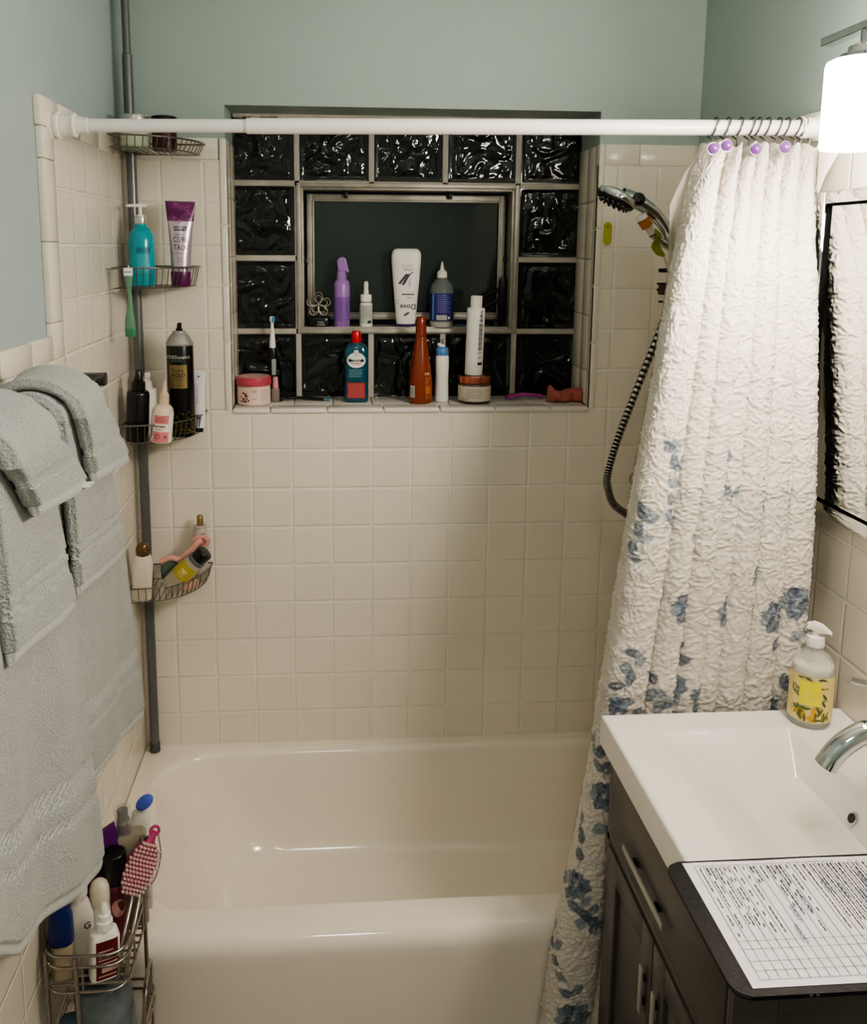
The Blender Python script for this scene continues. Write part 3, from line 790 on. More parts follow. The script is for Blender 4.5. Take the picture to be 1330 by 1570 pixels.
t = thing('applicator_bottle', 'cream applicator bottle with pink label bands and a pointed tip in the third basket', 'bottle', (.082, -.178, FZ[3]), .13, None, ((0, 1, 0), .10))
S_ = [(0, .023), (.003, .0258), (.075, .0262), (.086, .0235), (.092, .018), (.095, .0125), (.098, .0125)]
loft('bottle_body', S_, mat('cream_plastic', '#dcc9b4', .3), t)
loft('cap', [(.097, .0132), (.118, .0125), (.121, .010), (.124, .0095)], mat('cap_cream', '#cdb8a2', .35), t, 24)
loft('tip', [(.123, .0085), (.130, .0062), (.152, .0026), (.154, .0015)], mat('cap_cream', '#cdb8a2', .35), t, 16)
lb = label_wrap('label', S_, .004, .074, mat('label_cream', '#e7dfd6', .4), t, 88)
strips_on('pink_band', [(-.0255, .016, .050, .071), (-.0255, .020, .004, .030)], S_, mat('pink_label', '#d07f86', .4), lb, .0009)
strips_on('fine_print', fine_print(3, -.014, .010, .053, .066, .0014), S_, mat('ink_red', '#8c3440', .5), lb, .0014)
text_on('lettering', 'NATURAL', .0062, S_, .043, M_ink, lb, -.004, 0, .0002, .0016)
text_on('lettering', 'Original', .005, S_, .036, M_ink, lb, -.006, 0, 0, .0016)
mk_ = [[(x, front_y(S_, x, z, .0016), z) for x, z in [(cx+r*math.cos(q*PI/8), .018+r*math.sin(q*PI/8)) for q in range(16)]] for cx, r in ((-.008, .0055), (.010, .003))]
tubes('seal_print', [('loop', l) for l in mk_], .0009, mat('ink_red', '#8c3440', .5), lb, 5)
t = thing('toothpaste_tube', 'narrow white tube with blue print leaning at the right of the third basket', 'tube', (.160, -.062, FZ[3]), .1, None, ((1, 0, 0), -.06))
S_ = [(.012, .0135, .0135), (.05, .0148, .0120), (.10, .0155, .007), (.150, .0165, .0015), (.158, .0165, .0012)]
loft('tube_body', S_, mat('tube_white', '#dfe0e4', .3), t); loft('cap', round_secs(0, .013, .0095, e=.001), M_black, t, 20)
strips_on('blue_print', [(-.0125, -.011, .04+.0045*k, .0428+.0045*k) for k in range(22)]+[(-.010, -.0094, .075, .125), (-.0045, -.0039, .075, .125), (-.010, -.004, .075, .0756), (-.010, -.004, .1245, .125), (-.008, .001, .036, .046), (-.002, .002, .142, .147)], S_, mat('ink_navy', '#2c3566', .5), t)
# fourth basket
t = thing('lotion_bottle', 'pearly white bottle with a bronze cap at the left end of the lowest basket', 'bottle', (.018, -.165, FZ[4]), .13, None, ((0, 1, 0), .05))
S_ = [(0, .021, .016, 3), (.003, .0235, .018, 3), (.07, .0258, .019, 3), (.095, .0262, .019, 2.6), (.110, .0235, .018, 2.3), (.118, .019, .016)]
loft('bottle_body', S_, mat('pearl', '#d8cfc0', .22, coat=.4), t); loft('cap', [(.117, .0165), (.128, .0172), (.138, .0168), (.146, .013), (.149, .006)], mat('bronze', '#6a5138', .3, metal=.5), t, 28)
tubes('cap_seam', [('loop', [(.0174*math.cos(q*PI/14), .0174*math.sin(q*PI/14), .131) for q in range(28)])], .0006, mat('bronze_dark', '#3d2c1e', .4), t, 5)
bt = ((-.25, .97, 0), .72)
t = thing('shampoo_bottle', 'clear bottle with a yellow label and black cap lying slanted in the lowest basket', 'bottle', (.079, -.130, FZ[4]+.018), 0, None, ((.10, 1, 0), .80))
S_ = [(0, .019), (.003, .0235), (.03, .0260), (.055, .0262), (.085, .0245), (.098, .0225), (.101, .0225)]
loft('bottle_body', S_, mat('bottle_clear', '#c9c0ae', .2, trans=.35), t)
lb = label_wrap('label', S_, .045, .088, mat('label_olive', '#a99a3c', .35), t, 110)
text_on('lettering', 'ogx', .012, S_, .072, mat('print_cream', '#e6dca4', .4), lb, -.006, 0, .0003); strips_on('fine_print', fine_print(4, -.014, .006, .052, .065, .0009), S_, mat('print_cream', '#e6dca4', .4), lb, .0012)
loft('collar', [(.100, .0235), (.108, .0235), (.110, .021)], mat('collar_smoke', '#6f6d72', .2, trans=.3), t, 32)
loft('cap', round_secs(.108, .138, .0215, e=.004), M_black, t, 32)
t = thing('hair_brush', 'pink handled bath brush with a grey green pad wedged in the lowest basket', 'brush', (.093, -.085, FZ[4]+.052), .1, None, ((0, 1, 0), .0))
poly_prism('pad', [(-.040, .015), (-.034, .026), (-.012, .028), (.004, .014), (.004, -.028), (-.030, -.036), (-.040, -.02)], 1, -.010, .006, mat('pad_green', '#55665a', .8), t, .003)
PK = mat('brush_pink', '#d89f95', .4)
tubes('handle', [smoothline([(-.040, -.004, .020), (-.015, -.006, .030), (.010, -.008, .026), (.035, -.010, .046), (.055, -.010, .068), (.068, -.008, .076)])], .0075, PK, t, 12)
poly_prism('scrub_head', [(.040, .070), (.052, .082), (.072, .083), (.088, .074), (.086, .058), (.074, .050), (.060, .060)], 1, .002, .016, PK, t, .003)
tubes('head_ring', [('loop', [(.066+.011*math.cos(q*PI/10), -.002, .070+.009*math.sin(q*PI/10)) for q in range(20)])], .002, mat('brush_rose', '#b9766c', .4), t, 6)
t = thing('gold_cap_bottle', 'small clear bottle with a gold cap at the back right of the lowest basket', 'bottle', (.150, -.036, FZ[4]), .1)
S_ = [(0, .015), (.003, .018), (.12, .0185), (.140, .0175), (.146, .014), (.148, .018), (.152, .018), (.153, .010)]
loft('bottle_body', S_, mat('bottle_frost', '#d6d0c3', .2, trans=.3), t); loft('cap', [(.152, .0085), (.175, .0082), (.178, .008, .006), (.181, .005, .004)], M_gold, t, 24)
box('front_mark', (.002, -.0195, .128), (.012, -.016, .136), mat('mark_grey', '#8c8a82', .5), t, .001)
t = thing('peach_soap', 'peach soap bar in the right corner of the lowest basket', 'soap', (.125, -.098, FZ[4]), .5)
loft('soap_bar', [(0, .018, .011, 4), (.004, .024, .014, 4), (.014, .026, .015, 4), (.024, .024, .014, 4), (.028, .018, .010, 4)], mat('peach', '#d3ab92', .4), t, 28)

# ------------------------------------------------------------------ things on the tiled sill
Z0 = SILL
RED = mat('cap_red', '#b31a20', .3)
t = thing('body_butter_jar', 'round cream jar with a rose pink lid in the left corner of the sill', 'jar', (.290, .072, Z0), face_cam(.29, .07))
S_ = round_secs(0, .054, .0445, e=.005, e2=.002); loft('jar_body', S_, mat('jar_cream', '#d5bfb2', .35), t)
loft('lid', round_secs(.054, .078, .0475, e=.002, e2=.004), mat('lid_rose', '#b04a58', .35), t, 48); loft('lid_top', [(.078, .042), (.0788, .041)], mat('lid_pale', '#c9a5a2', .4), t, 40)
lb = label_wrap('label', S_, .006, .050, mat('label_blush', '#ddc9bd', .4), t, 85)
lv = []
for k in range(14):
    cx, cz = random.uniform(-.036, -.014), random.uniform(.010, .044); lv.append((cx-.003, cx+.002, cz-.0025, cz+.0025))
strips_on('flower_print', lv, S_, mat('print_maroon', '#7c3038', .5), lb, .001)
strips_on('fine_print', fine_print(2, -.006, .010, .038, .044, .0014)+fine_print(7, .018, .040, .010, .046, .0012)+fine_print(2, -.006, .008, .018, .024, .001), S_, mat('print_red', '#8f3a3e', .5), lb, .001)
t = thing('nail_polish', 'small clear nail polish bottle with a pink cap beside the rose lidded jar', 'bottle', (.3455, .112, Z0), 0)
loft('bottle_body', round_secs(0, .038, .0118, .0118, 4, .003), mat('polish_glass', '#b9a79d', .1, trans=.5), t, 28); loft('cap', [(.038, .0085), (.040, .0088), (.068, .0074), (.069, .006)], mat('cap_pink', '#d8959a', .3), t, 24)
t = thing('electric_toothbrush', 'black and white electric toothbrush with a blue tipped head standing on the sill', 'toothbrush', (.337, .152, Z0), .05)
loft('handle', [(0, .011), (.003, .0125), (.06, .0125), (.10, .0135), (.135, .0125), (.146, .010)], M_black, t, 28)
label_wrap('grip_panel', [(0, .0125), (.06, .0125), (.10, .0135), (.135, .0125)], .07, .115, mat('grip_grey', '#8d9293', .4), t, 28, -75)
loft('neck', [(.146, .0085), (.15, .0092), (.175, .0072), (.20, .0048), (.212, .0042), (.222, .005)], M_white, t, 20)
loft('brush_head', [(.218, .006, .004), (.222, .0075, .006), (.230, .0075, .006), (.234, .005, .004)], M_white, t, 20)
box('bristles', (.000, -.010, .219), (.008, -.004, .233), mat('bristle_blue', '#3d7fa8', .6), t, .001)
t = thing('razor', 'black razor with a blue end lying flat on the sill left of the teal bottle', 'razor', (.435, .120, Z0+.005), 0)
tubes('handle', [smoothline([(-.072, 0, .003), (-.03, .004, .003), (.02, -.002, .001), (.045, -.006, .0)])], .0045, M_black, t, 10)
box('razor_head', (-.086, -.016, -.004), (-.070, .018, .006), M_black, t, .002)
box('blue_end', (.044, -.012, -.0045), (.062, -.001, .0022), mat('blue_steel', '#3f6c8e', .4), t, .002)
t = thing('shampoo_bottle', 'teal shampoo bottle with a red cap and oval white label on the sill', 'bottle', (.571, .105, Z0), face_cam(.571, .105))
S_ = [(0, .031, .018, 3), (.003, .0335, .0205, 3.2), (.135, .0335, .0205, 3.2), (.150, .0315, .0195, 3), (.160, .026, .017, 2.4), (.164, .014, .014), (.168, .0135, .0135)]
loft('bottle_body', S_, mat('teal_bottle', '#0c4556', .15, coat=.3), t)
loft('cap', [(.166, .0138), (.168, .0145), (.190, .0135), (.192, .0128), (.197, .012), (.198, .010)], RED, t, 28)
V = [(0, front_y(S_, 0, .117, .0012), .117)]+[(.0255*math.cos(q*PI/20), front_y(S_, .0255*math.cos(q*PI/20), .117+.020*math.sin(q*PI/20)*(1.15 if q < 20 else 1), .0012), .117+.020*math.sin(q*PI/20)*(1.15 if q < 20 else 1)) for q in range(40)]
lb = mk('label', V, [(0, 1+q, 1+(q+1) % 40) for q in range(40)], mat('label_white', '#dcdcd8', .4), t, 0)
strips_on('label_crest', [(-.006, .006, .136, .146)], S_, mat('label_white', '#dcdcd8', .4), lb, .0012)
text_on('brand_lettering', 'Denorex', .0120, S_, .1175, M_ink, lb, 0, 0, .00015, .0018)
text_on('lettering', 'EXTRA STRENGTH', .0036, S_, .109, RED, lb, 0, 0, .0002, .0018)
tubes('ring_print', [('loop', [(.0035*math.cos(q*PI/8), front_y(S_, 0, .134, .002), .1345+.0035*math.sin(q*PI/8)) for q in range(16)])], .0005, mat('print_brown', '#8a6a5a', .5), lb, 5)
strips_on('fine_print', fine_print(5, -.020, .020, .070, .094, .0012), S_, mat('print_aqua', '#8fc3cc', .4), t, .0009)
rp = strips_on('red_panel', [(-.0245, .0245, .012, .056)], S_, mat('panel_red', '#97202a', .35), t, .0009)
strips_on('fine_print', fine_print(9, -.022, .022, .014, .054, .0009, .9), S_, mat('print_pink', '#dc9a9a', .4), rp, .0015)
t = thing('hair_bottle', 'tall amber orange tapered bottle on the sill under the upside-down white bottle', 'bottle', (.749, .085, Z0), face_cam(.749, .085))
S_ = [(0, .031), (.003, .0338), (.05, .0335), (.10, .0285), (.14, .0225), (.17, .0178), (.185, .0158), (.1855, .0152)]
AMB = mat('amber_plastic', '#7c3212', .22, sss=0, coat=.3)
loft('bottle_body', S_, AMB, t); loft('cap', [(.187, .0158), (.22, .0138), (.236, .0128), (.238, .0115)], mat('amber_cap', '#7c2a10', .3), t, 32)
strips_on('barcode', [(-.0275, -.0155, .018, .050)], S_, mat('label_white', '#dcdcd8', .4), t)
strips_on('barcode_bars', [(-.0265, -.0165, .0205+.0028*k, .0218+.0028*k) for k in range(10)], S_, M_ink, t, .0012)
strips_on('gold_panel', [(.014, .027, .028, .050)], S_, mat('panel_orange', '#b5652c', .4), t)
strips_on('fine_print', fine_print(8, .013, .027, .052, .074, .0009)+fine_print(5, .014, .027, .012, .026, .0009), S_, mat('print_gold', '#c98a55', .4), t)
text_on('lettering', 'NE', .010, S_, .083, mat('print_pale', '#d9b894', .4), t, .018, 0, .0002)
t = thing('pump_bottle', 'slim white dispenser bottle with a blue collar right of the amber bottle', 'bottle', (.810, .095, Z0), face_cam(.81, .09))
S_ = [(0, .0165), (.003, .0190), (.02, .0192), (.06, .0180), (.10, .0190), (.128, .0186), (.131, .017)]
loft('bottle_body', S_, M_white, t); loft('collar', [(.131, .0172), (.133, .0182), (.148, .0178), (.152, .015), (.155, .011)], mat('blue_collar', '#4e7fb4', .3), t, 28)
loft('pump_head', [(.154, .009, .008), (.157, .011, .008, 2, -.003), (.162, .009, .007, 2, -.006), (.165, .003, .003, 2, -.009)], M_white, t, 20)
loft('pump_tube', [(.158, .004), (.176, .0036)], mat('clear_plastic', '#b8bcbc', .1, trans=.6), t, 12)
t = thing('cream_jar', 'amber glass jar with cream label and copper lid on the sill', 'jar', (.901, .085, Z0), face_cam(.9, .085))
S_ = round_secs(0, .056, .0455, e=.005, e2=.006); loft('jar_body', S_, mat('amber_glass', '#2a1710', .12, coat=.4), t, 48)
loft('lid', round_secs(.057, .0765, .0462, e=.0015), mat('copper', '#b66e58', .2, metal=.8), t, 60)
lb = label_wrap('label', S_, .008, .054, mat('label_oat', '#c4bbac', .45), t, 100)
strips_on('fine_print', fine_print(6, -.022, .024, .016, .044, .001), S_, mat('ink_soft', '#5d5852', .5), lb, .001)
text_on('lettering', 'Shea', .012, S_, .013, mat('print_copper', '#a0604e', .4), lb, -.026, 8, 0, .0012)
t = thing('tall_lotion_bottle', 'tall white cylinder bottle with black side print standing on the copper lidded jar', 'bottle', (.8975, .085, Z0+.0768), face_cam(.9, .085), None, ((0, 1, 0), .02))
S_ = round_secs(0, .187, .0248, e=.003, e2=.004); loft('bottle_body', S_, M_white, t)
loft('cap', round_secs(.187, .220, .0152, e=.0012), M_white, t, 28)
tubes('cap_ridges', [[(.0154*math.cos(q*PI/14), .0154*math.sin(q*PI/14), .190), (.0154*math.cos(q*PI/14), .0154*math.sin(q*PI/14), .218)] for q in range(28)], .0006, M_offwhite, t, 5)
sp = [(.010, .0215, .030, .038)]
for k in range(30): sp.append((.0105+.0032*(k % 3), .0118+.0032*(k % 3), .046+.0040*(k//3)*3.2+random.uniform(0, .004), .054+.0040*(k//3)*3.2))
for k in range(6): sp.append((.0105+.0016*k, .0112+.0016*k, .07, .145))
strips_on('side_print', sp, S_, M_ink, t)
text_on('lettering', 'ARGAN OIL', .006, S_, .165, M_ink, t, .016, 90, .0002)
t = thing('razor', 'bright pink razor lying on the sill beside the folded pink cloth', 'razor', (1.055, .125, Z0+.006), 0)
PNK = mat('razor_pink', '#b04a92', .3)
tubes('handle', [smoothline([(-.030, -.004, .006), (.0, 0, .008), (.05, .004, .002)])], .0052, PNK, t, 12)
poly_prism('razor_head', [(-.034, .012), (-.052, .006), (-.058, -.004), (-.046, -.003), (-.040, .002), (-.030, .001)], 1, -.018, .012, PNK, t, .0015)
box('blade', (-.056, -.017, -.0055), (-.042, .011, -.0035), M_chrome, t, .0005)
# folded pink cloth
t = thing('wash_cloth', 'folded salmon pink cloth in the right corner of the sill', 'cloth', (1.156, .080, Z0))
n, k = 34, 20; gx = np.linspace(-1, 1, n); V = []; F = []
for a in range(k+1):
    ph = a/k*2*PI
    for i, q in enumerate(gx):
        topz = .036+.016*math.exp(-((q+.85)/.16)**2)-.003*math.exp(-((q+.15)/.3)**2)+.004*q
        dip = .006*math.exp(-((q+.55)/.12)**2)
        zc_, hz = topz/2, topz/2
        y = .021*math.cos(ph)*(1-.25*abs(q)**4)+.006*math.sin(q*4)
        z = zc_+hz*math.copysign(abs(math.sin(ph))**.6, math.sin(ph))+(dip if math.sin(ph) < 0 else 0)
        V.append((.047*q+.002*math.sin(ph*2+q*5), y+.003*math.sin(q*9+ph), max(z, .0005)))
for a in range(k):
    for i in range(n-1): F.append((a*n+i, a*n+i+1, (a+1)*n+i+1, (a+1)*n+i))
F.append(tuple(a*n for a in range(k))); F.append(tuple(a*n+n-1 for a in range(k-1, -1, -1)))
mk('cloth_fold', V, F, mat('cloth_salmon', '#b0645c', .9, bump=(420, .8, .002), vary=(30, .12)), t, 1.4)

# ------------------------------------------------------------------ things on the ledge of the steel window
Z0 = LEDGE; LY = .222
t = thing('perfume_bottle', 'black perfume bottle topped by an open metal flower on the window ledge', 'perfume bottle', (.466, LY, Z0), 0)
S_ = round_secs(0, .032, .034, .022, 3.5, .006); loft('bottle_body', S_, M_black, t, 36)
text_on('lettering', 'PARIS', .007, S_, .016, M_silver, t, .006, 0, .0002); text_on('lettering', 'INTENSE', .006, S_, .009, M_silver, t, .006, 0, .0002)
loft('neck', [(.032, .012), (.038, .012), (.039, .006), (.060, .004)], M_dark, t, 20)
PET = []
for q in range(5):
    a = PI/2+q*2*PI/5
    for sc_k, yy in ((1., -.004), (.72, .003)):
        pts = []
        for j in range(22):
            w = j/22*2*PI; l, sd = sc_k*(.0165-.0165*math.cos(w))+.002, sc_k*.0112*math.sin(w)*(1-.25*math.cos(w))
            pts.append((l*math.cos(a)-sd*math.sin(a), yy-.006*math.sin(w/2)*sc_k, .066+l*math.sin(a)+sd*math.cos(a)))
        PET.append(('loop', pts))
tubes('flower_stopper', PET, .0016, mat('flower_metal', '#cfc8ba', .2, metal=.9), t, 6)
loft('flower_heart', [(-.004, .002), (-.002, .004), (.002, .004), (.004, .002)], mat('flower_metal', '#cfc8ba', .2, metal=.9), t, 14, (0, -.008, .066))
t = thing('spray_bottle', 'lavender purple trigger spray bottle on the window ledge', 'bottle', (.532, LY, Z0), 0)
LAV = mat('lavender_plastic', '#9a74b4', .3); LAV2 = mat('lavender_dark', '#7d58a0', .35)
S_ = [(0, .0215), (.003, .0235), (.122, .0238), (.131, .021), (.137, .0145), (.140, .0135)]
loft('bottle_body', S_, LAV, t); loft('collar', [(.139, .0138), (.141, .0145), (.160, .0138), (.164, .010)], LAV, t, 28)
poly_prism('spray_head', [(-.011, .162), (-.012, .182), (-.013, .190), (-.006, .199), (.004, .201), (.012, .196), (.019, .168), (.022, .158), (.014, .158), (.010, .164)], 1, -.008, .008, LAV, t, .003)
lb = label_wrap('label', S_, .02, .088, LAV2, t, 70)
strips_on('fine_print', fine_print(11, -.004, .021, .008, .075, .002)+[(-.0225, -.0195, .02+.009*q, .026+.009*q) for q in range(12)], S_, mat('print_violet', '#5f3f86', .4), lb, .001)
t = thing('dropper_bottle', 'small white dropper bottle with a white rubber bulb on the window ledge', 'bottle', (.602, LY, Z0), 0)
S_ = round_secs(0, .072, .0185, e=.003, e2=.006); loft('bottle_body', S_, M_white, t)
loft('collar', round_secs(.074, .095, .0165, e=.0012), M_white, t, 28); loft('bulb', [(.095, .0075), (.10, .0078), (.112, .0066), (.124, .007), (.131, .005), (.133, .002)], M_offwhite, t, 20)
lb = label_wrap('label', S_, .012, .066, mat('label_sage', '#b9c0b4', .45), t, 70)
strips_on('fine_print', fine_print(9, -.010, .012, .026, .062, .0013), S_, mat('ink_grey', '#6d736d', .5), lb, .001); strips_on('black_square', [(.004, .014, .013, .021)], S_, M_ink, lb, .001)
t = thing('body_wash_bottle', 'large white bottle standing upside down on its purple cap on the window ledge', 'bottle', (.717, LY-.004, Z0), face_cam(.717, .21))
S_ = [(.012, .0275, .020, 2.6), (.03, .0295, .021, 2.6), (.09, .0345, .022, 2.6), (.15, .0395, .0225, 2.6), (.19, .0425, .023, 2.8), (.208, .0425, .0225, 3), (.218, .0400, .020, 3), (.224, .034, .015, 3), (.226, .028, .010, 3)]
loft('bottle_body', S_, M_white, t, 48)
loft('cap', [(.0005, .0262, .019, 2.6), (.002, .0272, .0198, 2.6), (.0125, .0275, .020, 2.6)], mat('cap_purple', '#4a3560', .35), t, 40)
text_on('brand_lettering', 'Dove', .021, S_, .062, M_ink, t, .006, 180, .0002)
text_on('lettering', 'relax', .008, S_, .087, M_ink, t, .010, 180, 0)
strips_on('fine_print', [(-.012, .024, .0955, .0985)]+fine_print(1, .002, .022, .102, .106, .0008)+fine_print(2, -.012, .024, .172, .182, .001), S_, M_ink, t)
text_on('lettering', 'calming', .009, S_, .166, mat('print_grey', '#5a5a5c', .5), t, .008, 180, 0)
lav = []
for s0 in ((-.018, .128, .9), (-.008, .125, 1.05)):
    for q in range(9):
        l = .004*q; x = s0[0]+l*math.cos(s0[2]); z = s0[1]+l*math.sin(s0[2])
        for sg in (-1, 1):
            lav.append((x+sg*.002-.0021, x+sg*.002+.0021, z-.0017, z+.0017))
lav += [(.010+.002*q, .0125+.002*q, .152+.0016*q, .155+.0016*q) for q in range(5)]
strips_on('lavender_print', lav, S_, mat('print_lavender', '#3f3848', .5), t)
strips_on('petal_print', [(.006+.0010*q, .014-.0003*q, .120+.004*q, .124+.004*q) for q in range(6)], S_, mat('print_pale_grey', '#c3bec6', .5), t)
dv_ = [(x, front_y(S_, x, z, .001), z) for x, z in ((-.004, .040), (.004, .046), (.012, .046), (.008, .040), (.002, .036), (-.008, .034))]
mk('dove_print', dv_, [(0, 1, 2, 3, 4, 5)], mat('print_grey', '#5a5a5c', .5), t, 0)
tubes('seal_print', [('loop', [(-.022+.005*math.cos(q*PI/8), front_y(S_, -.022, .075, .001), .075+.005*math.sin(q*PI/8)) for q in range(16)])], .0005, mat('print_grey', '#5a5a5c', .5), t, 5)
t = thing('pump_bottle', 'clear bottle with a deep blue label and white spout on the window ledge', 'bottle', (.821, LY-.004, Z0), face_cam(.82, .2))
S_ = [(0, .031), (.003, .0345), (.105, .0345), (.122, .031), (.134, .022), (.142, .0135), (.146, .0135)]
loft('bottle_body', S_, mat('bottle_clear2', '#9aa09e', .08, alpha=.35), t)
loft('contents', [(.003, .030), (.004, .0325), (.018, .0325), (.0185, .030)], mat('lotion_white', '#d5d0c4', .4), t)
loft('cap', [(.144, .015), (.160, .014), (.163, .010), (.166, .009)], M_offwhite, t, 24); loft('spout', [(.165, .006), (.172, .0055), (.188, .0022), (.190, .0015)], M_offwhite, t, 16)
lb = label_wrap('label', S_, .022, .100, mat('label_blue', '#2b2a72', .35), t, 88)
strips_on('light_band', [(-.0345, -.022, .024, .099)], S_, mat('label_lightblue', '#5787b8', .35), lb, .001)
strips_on('fine_print', fine_print(9, -.012, .026, .045, .097, .0011), S_, mat('print_lilac', '#9a9acb', .4), lb, .0012)
strips_on('barcode', [(-.014, .016, .025, .038), (.019, .025, .027, .034)], S_, mat('label_white', '#dcdcd8', .4), lb, .0012)
strips_on('barcode_bars', [(-.012+.0021*q, -.0112+.0021*q, .0265, .037) for q in range(13)], S_, M_ink, lb, .0016)
t = thing('comb', 'small blue comb lying on the window ledge right of the blue labelled bottle', 'comb', (.885, .232, Z0+.0005), .1)
bm = bmesh.new(); add_box(bm, (-.030, .002, 0), (.030, .010, .006), .0015)
for q in range(18): add_box(bm, (-.029+q*.0033, -.010, .001), (-.0275+q*.0033, .003, .005))
bmobj('comb_body', bm, mat('comb_blue', '#2b5c86', .35), t, .6)

# ------------------------------------------------------------------ hand shower, hose, stickers
hs = thing('hand_shower', 'chrome hand shower with black jets resting in its wall bracket behind the curtain', 'shower head', (1.145, -.36, 1.868))
hm = Matrix.Rotation(math.radians(-28), 4, 'Y')
def hp(x, y, z): return tuple(hm @ Vector((x, y, z)))
h = loft('shower_head', [(-.012, .042), (-.009, .0465), (-.004, .0475), (.004, .044), (.010, .033), (.0135, .018), (.0145, .003)], M_chrome, hs, 36)
h.matrix_local = Matrix.Translation((0, 0, 0)) @ Matrix.Rotation(math.radians(27), 4, 'Y')
fp = loft('jet_face', [(-.0175, .036), (-.0155, .042), (-.010, .0445)], M_dark, hs, 32); fp.matrix_local = Matrix.Rotation(math.radians(27), 4, 'Y')
nz = []
for ri, rn in ((.034, 16), (.022, 10), (.010, 5)):
    for q in range(rn):
        a = q*2*PI/rn; nz.append([(ri*math.cos(a), ri*math.sin(a), -.0165), (ri*math.cos(a), ri*math.sin(a), -.0225)])
j = tubes('jets', nz, .0022, M_black, fp, 6)
tubes('handle', [smoothline([(.010, 0, .000), (.035, 0, -.006), (.062, 0, -.020), (.088, 0, -.038), (.112, -.003, -.068), (.130, -.004, -.098)])], list(np.linspace(.0195, .0115, 41)), M_chrome, hs, 16)
bt_ = loft('button', [(0, .015), (.003, .014), (.005, .010)], M_black, hs, 24); bt_.matrix_local = Matrix.Translation((.042, -.0185, -.006)) @ Matrix.Rotation(math.radians(74), 4, 'X')
V, F = [], []; tube_into(V, F, [(.050, -.012, -.040), (.056, -.012, -.050)], .0125, 16); mk('coupling_white', V, F, M_white, hs)
V, F = [], []; tube_into(V, F, [(.056, -.012, -.050), (.068, -.012, -.066)], .0140, 16); mk('coupling_amber', V, F, mat('coupling_amber', '#a8682c', .35), hs)
V, F = [], []; tube_into(V, F, [(.068, -.012, -.066), (.080, -.012, -.082)], .0088, 16); mk('coupling_nut', V, F, mat('nut_beige', '#c9c0b0', .35), hs)
tubes('shower_arm', [smoothline([(.080, -.010, -.082), (.150, 0, -.12), (.230, .01, -.09), (.3215, .012, -.07)])], .0095, M_chrome, hs, 14)
loft('wall_flange', [(0, .028), (.004, .028), (.012, .016)], M_chrome, hs, 24).matrix_local = Matrix.Translation((.3215, .012, -.07)) @ Matrix.Rotation(-PI/2, 4, 'Y')
pu = thing('shower_pouf_ribbon', 'yellow green ribbon tag hanging off the hand shower coupling', 'ribbon', (1.240, -.378, 1.780))
V, F = [], []
rb = smoothline([(-.014, 0, .016), (-.002, -.002, .002), (-.008, .002, -.016), (.000, 0, -.034), (.012, -.002, -.045)], 6)
wd = np.interp(np.linspace(0, 1, len(rb)), [0, .25, .6, .85, 1], [.004, .006, .010, .008, .001])
for i, p in enumerate(rb):
    for s in (-1, 1): V.append((p.x+s*wd[i], p.y+s*.001, p.z+s*wd[i]*.3))
    for s in (1, -1): V.append((p.x+s*wd[i], p.y+.003, p.z+s*wd[i]*.3))
for i in range(len(rb)-1):
    for q in range(4): F.append((4*i+q, 4*i+(q+1) % 4, 4*i+4+(q+1) % 4, 4*i+4+q))
mk('ribbon', V, F, mat('ribbon_green', '#7f8434', .45), pu, 1.)
tubes('cord', [[(.012, 0, -.045), (.030, 0, -.075)], [(.012, 0, -.045), (.024, .002, -.078)]], .0012, mat('cord_pale', '#c3b9a8', .6), pu, 6)
ch = thing('hanging_caddy', 'dark wire shower caddy hanging mostly hidden behind the liner', 'shower caddy', (1.32, -.30, 1.66))
tubes('caddy_frame', [[(-.050, 0, .045), (.06, 0, .05)], [(-.050, 0, .041), (.06, 0, .038)], [(-.052, 0, .012), (.06, 0, .012)], [(-.052, 0, -.002), (.06, 0, -.002)], [(-.046, 0, -.03), (.06, 0, -.03)], [(-.02, 0, .05), (-.02, 0, -.10)], [(.05, 0, .10), (.05, 0, -.25)], [(.05, .0, .10), (.125, 0, .135)]], .0024, M_dark, ch, 8)
box('hook_block', (-.048, -.006, -.014), (-.026, .006, .010), mat('hook_brown', '#55443c', .5), ch, .003)
ho = thing('shower_hose', 'ribbed dark metal shower hose looping out from behind the curtain', 'hose', (1.2, -.35, 1.3))
hpts = smoothline([(.140, 0, .44), (.10, 0, .37), (.05, 0, .23), (.005, 0, .10), (-.028, 0, 0), (-.046, -.002, -.075), (-.045, -.003, -.105), (-.030, -.002, -.145), (.0, 0, -.170), (.045, 0, -.195), (.10, 0, -.20), (.16, 0, -.185), (.22, 0, -.16), (.2615, 0, -.15)], 60)
rads = [.0078+.0016*(1 if (i//3) % 2 else 0) for i in range(len(hpts))]
V, F = [], []; tube_into(V, F, hpts, rads, 12); 
hb = mk('hose_spiral', V, F, [mat('hose_steel', '#cfccc6', .25, metal=.9), mat('hose_groove', '#1d1b19', .5)], ho, .4)
for i, p in enumerate(hb.data.polygons):
    if len(p.vertices) == 4: p.material_index = 0 if ((i//12)//3) % 2 else 1
st = thing('tub_sticker', 'yellow green capsule shaped sticker on the back wall tiles right of the window', 'sticker', (1.235, -.0012, 1.792))
def capsule(w, h): return [(w*math.cos(a), (h-w)+w*math.sin(a)) for a in [PI*q/12 for q in range(13)]]+[(w*math.cos(a), -(h-w)+w*math.sin(a)) for a in [PI+PI*q/12 for q in range(13)]]
poly_prism('sticker_sheet', capsule(.0115, .030), 1, -.0006, .0010, mat('sticker_yellow', '#a9ab22', .45), st)
poly_prism('sticker_dot', [(x, z+.018) for x, z in capsule(.0035, .0042)], 1, -.0012, -.0004, mat('sticker_olive', '#7f8424', .45), st)
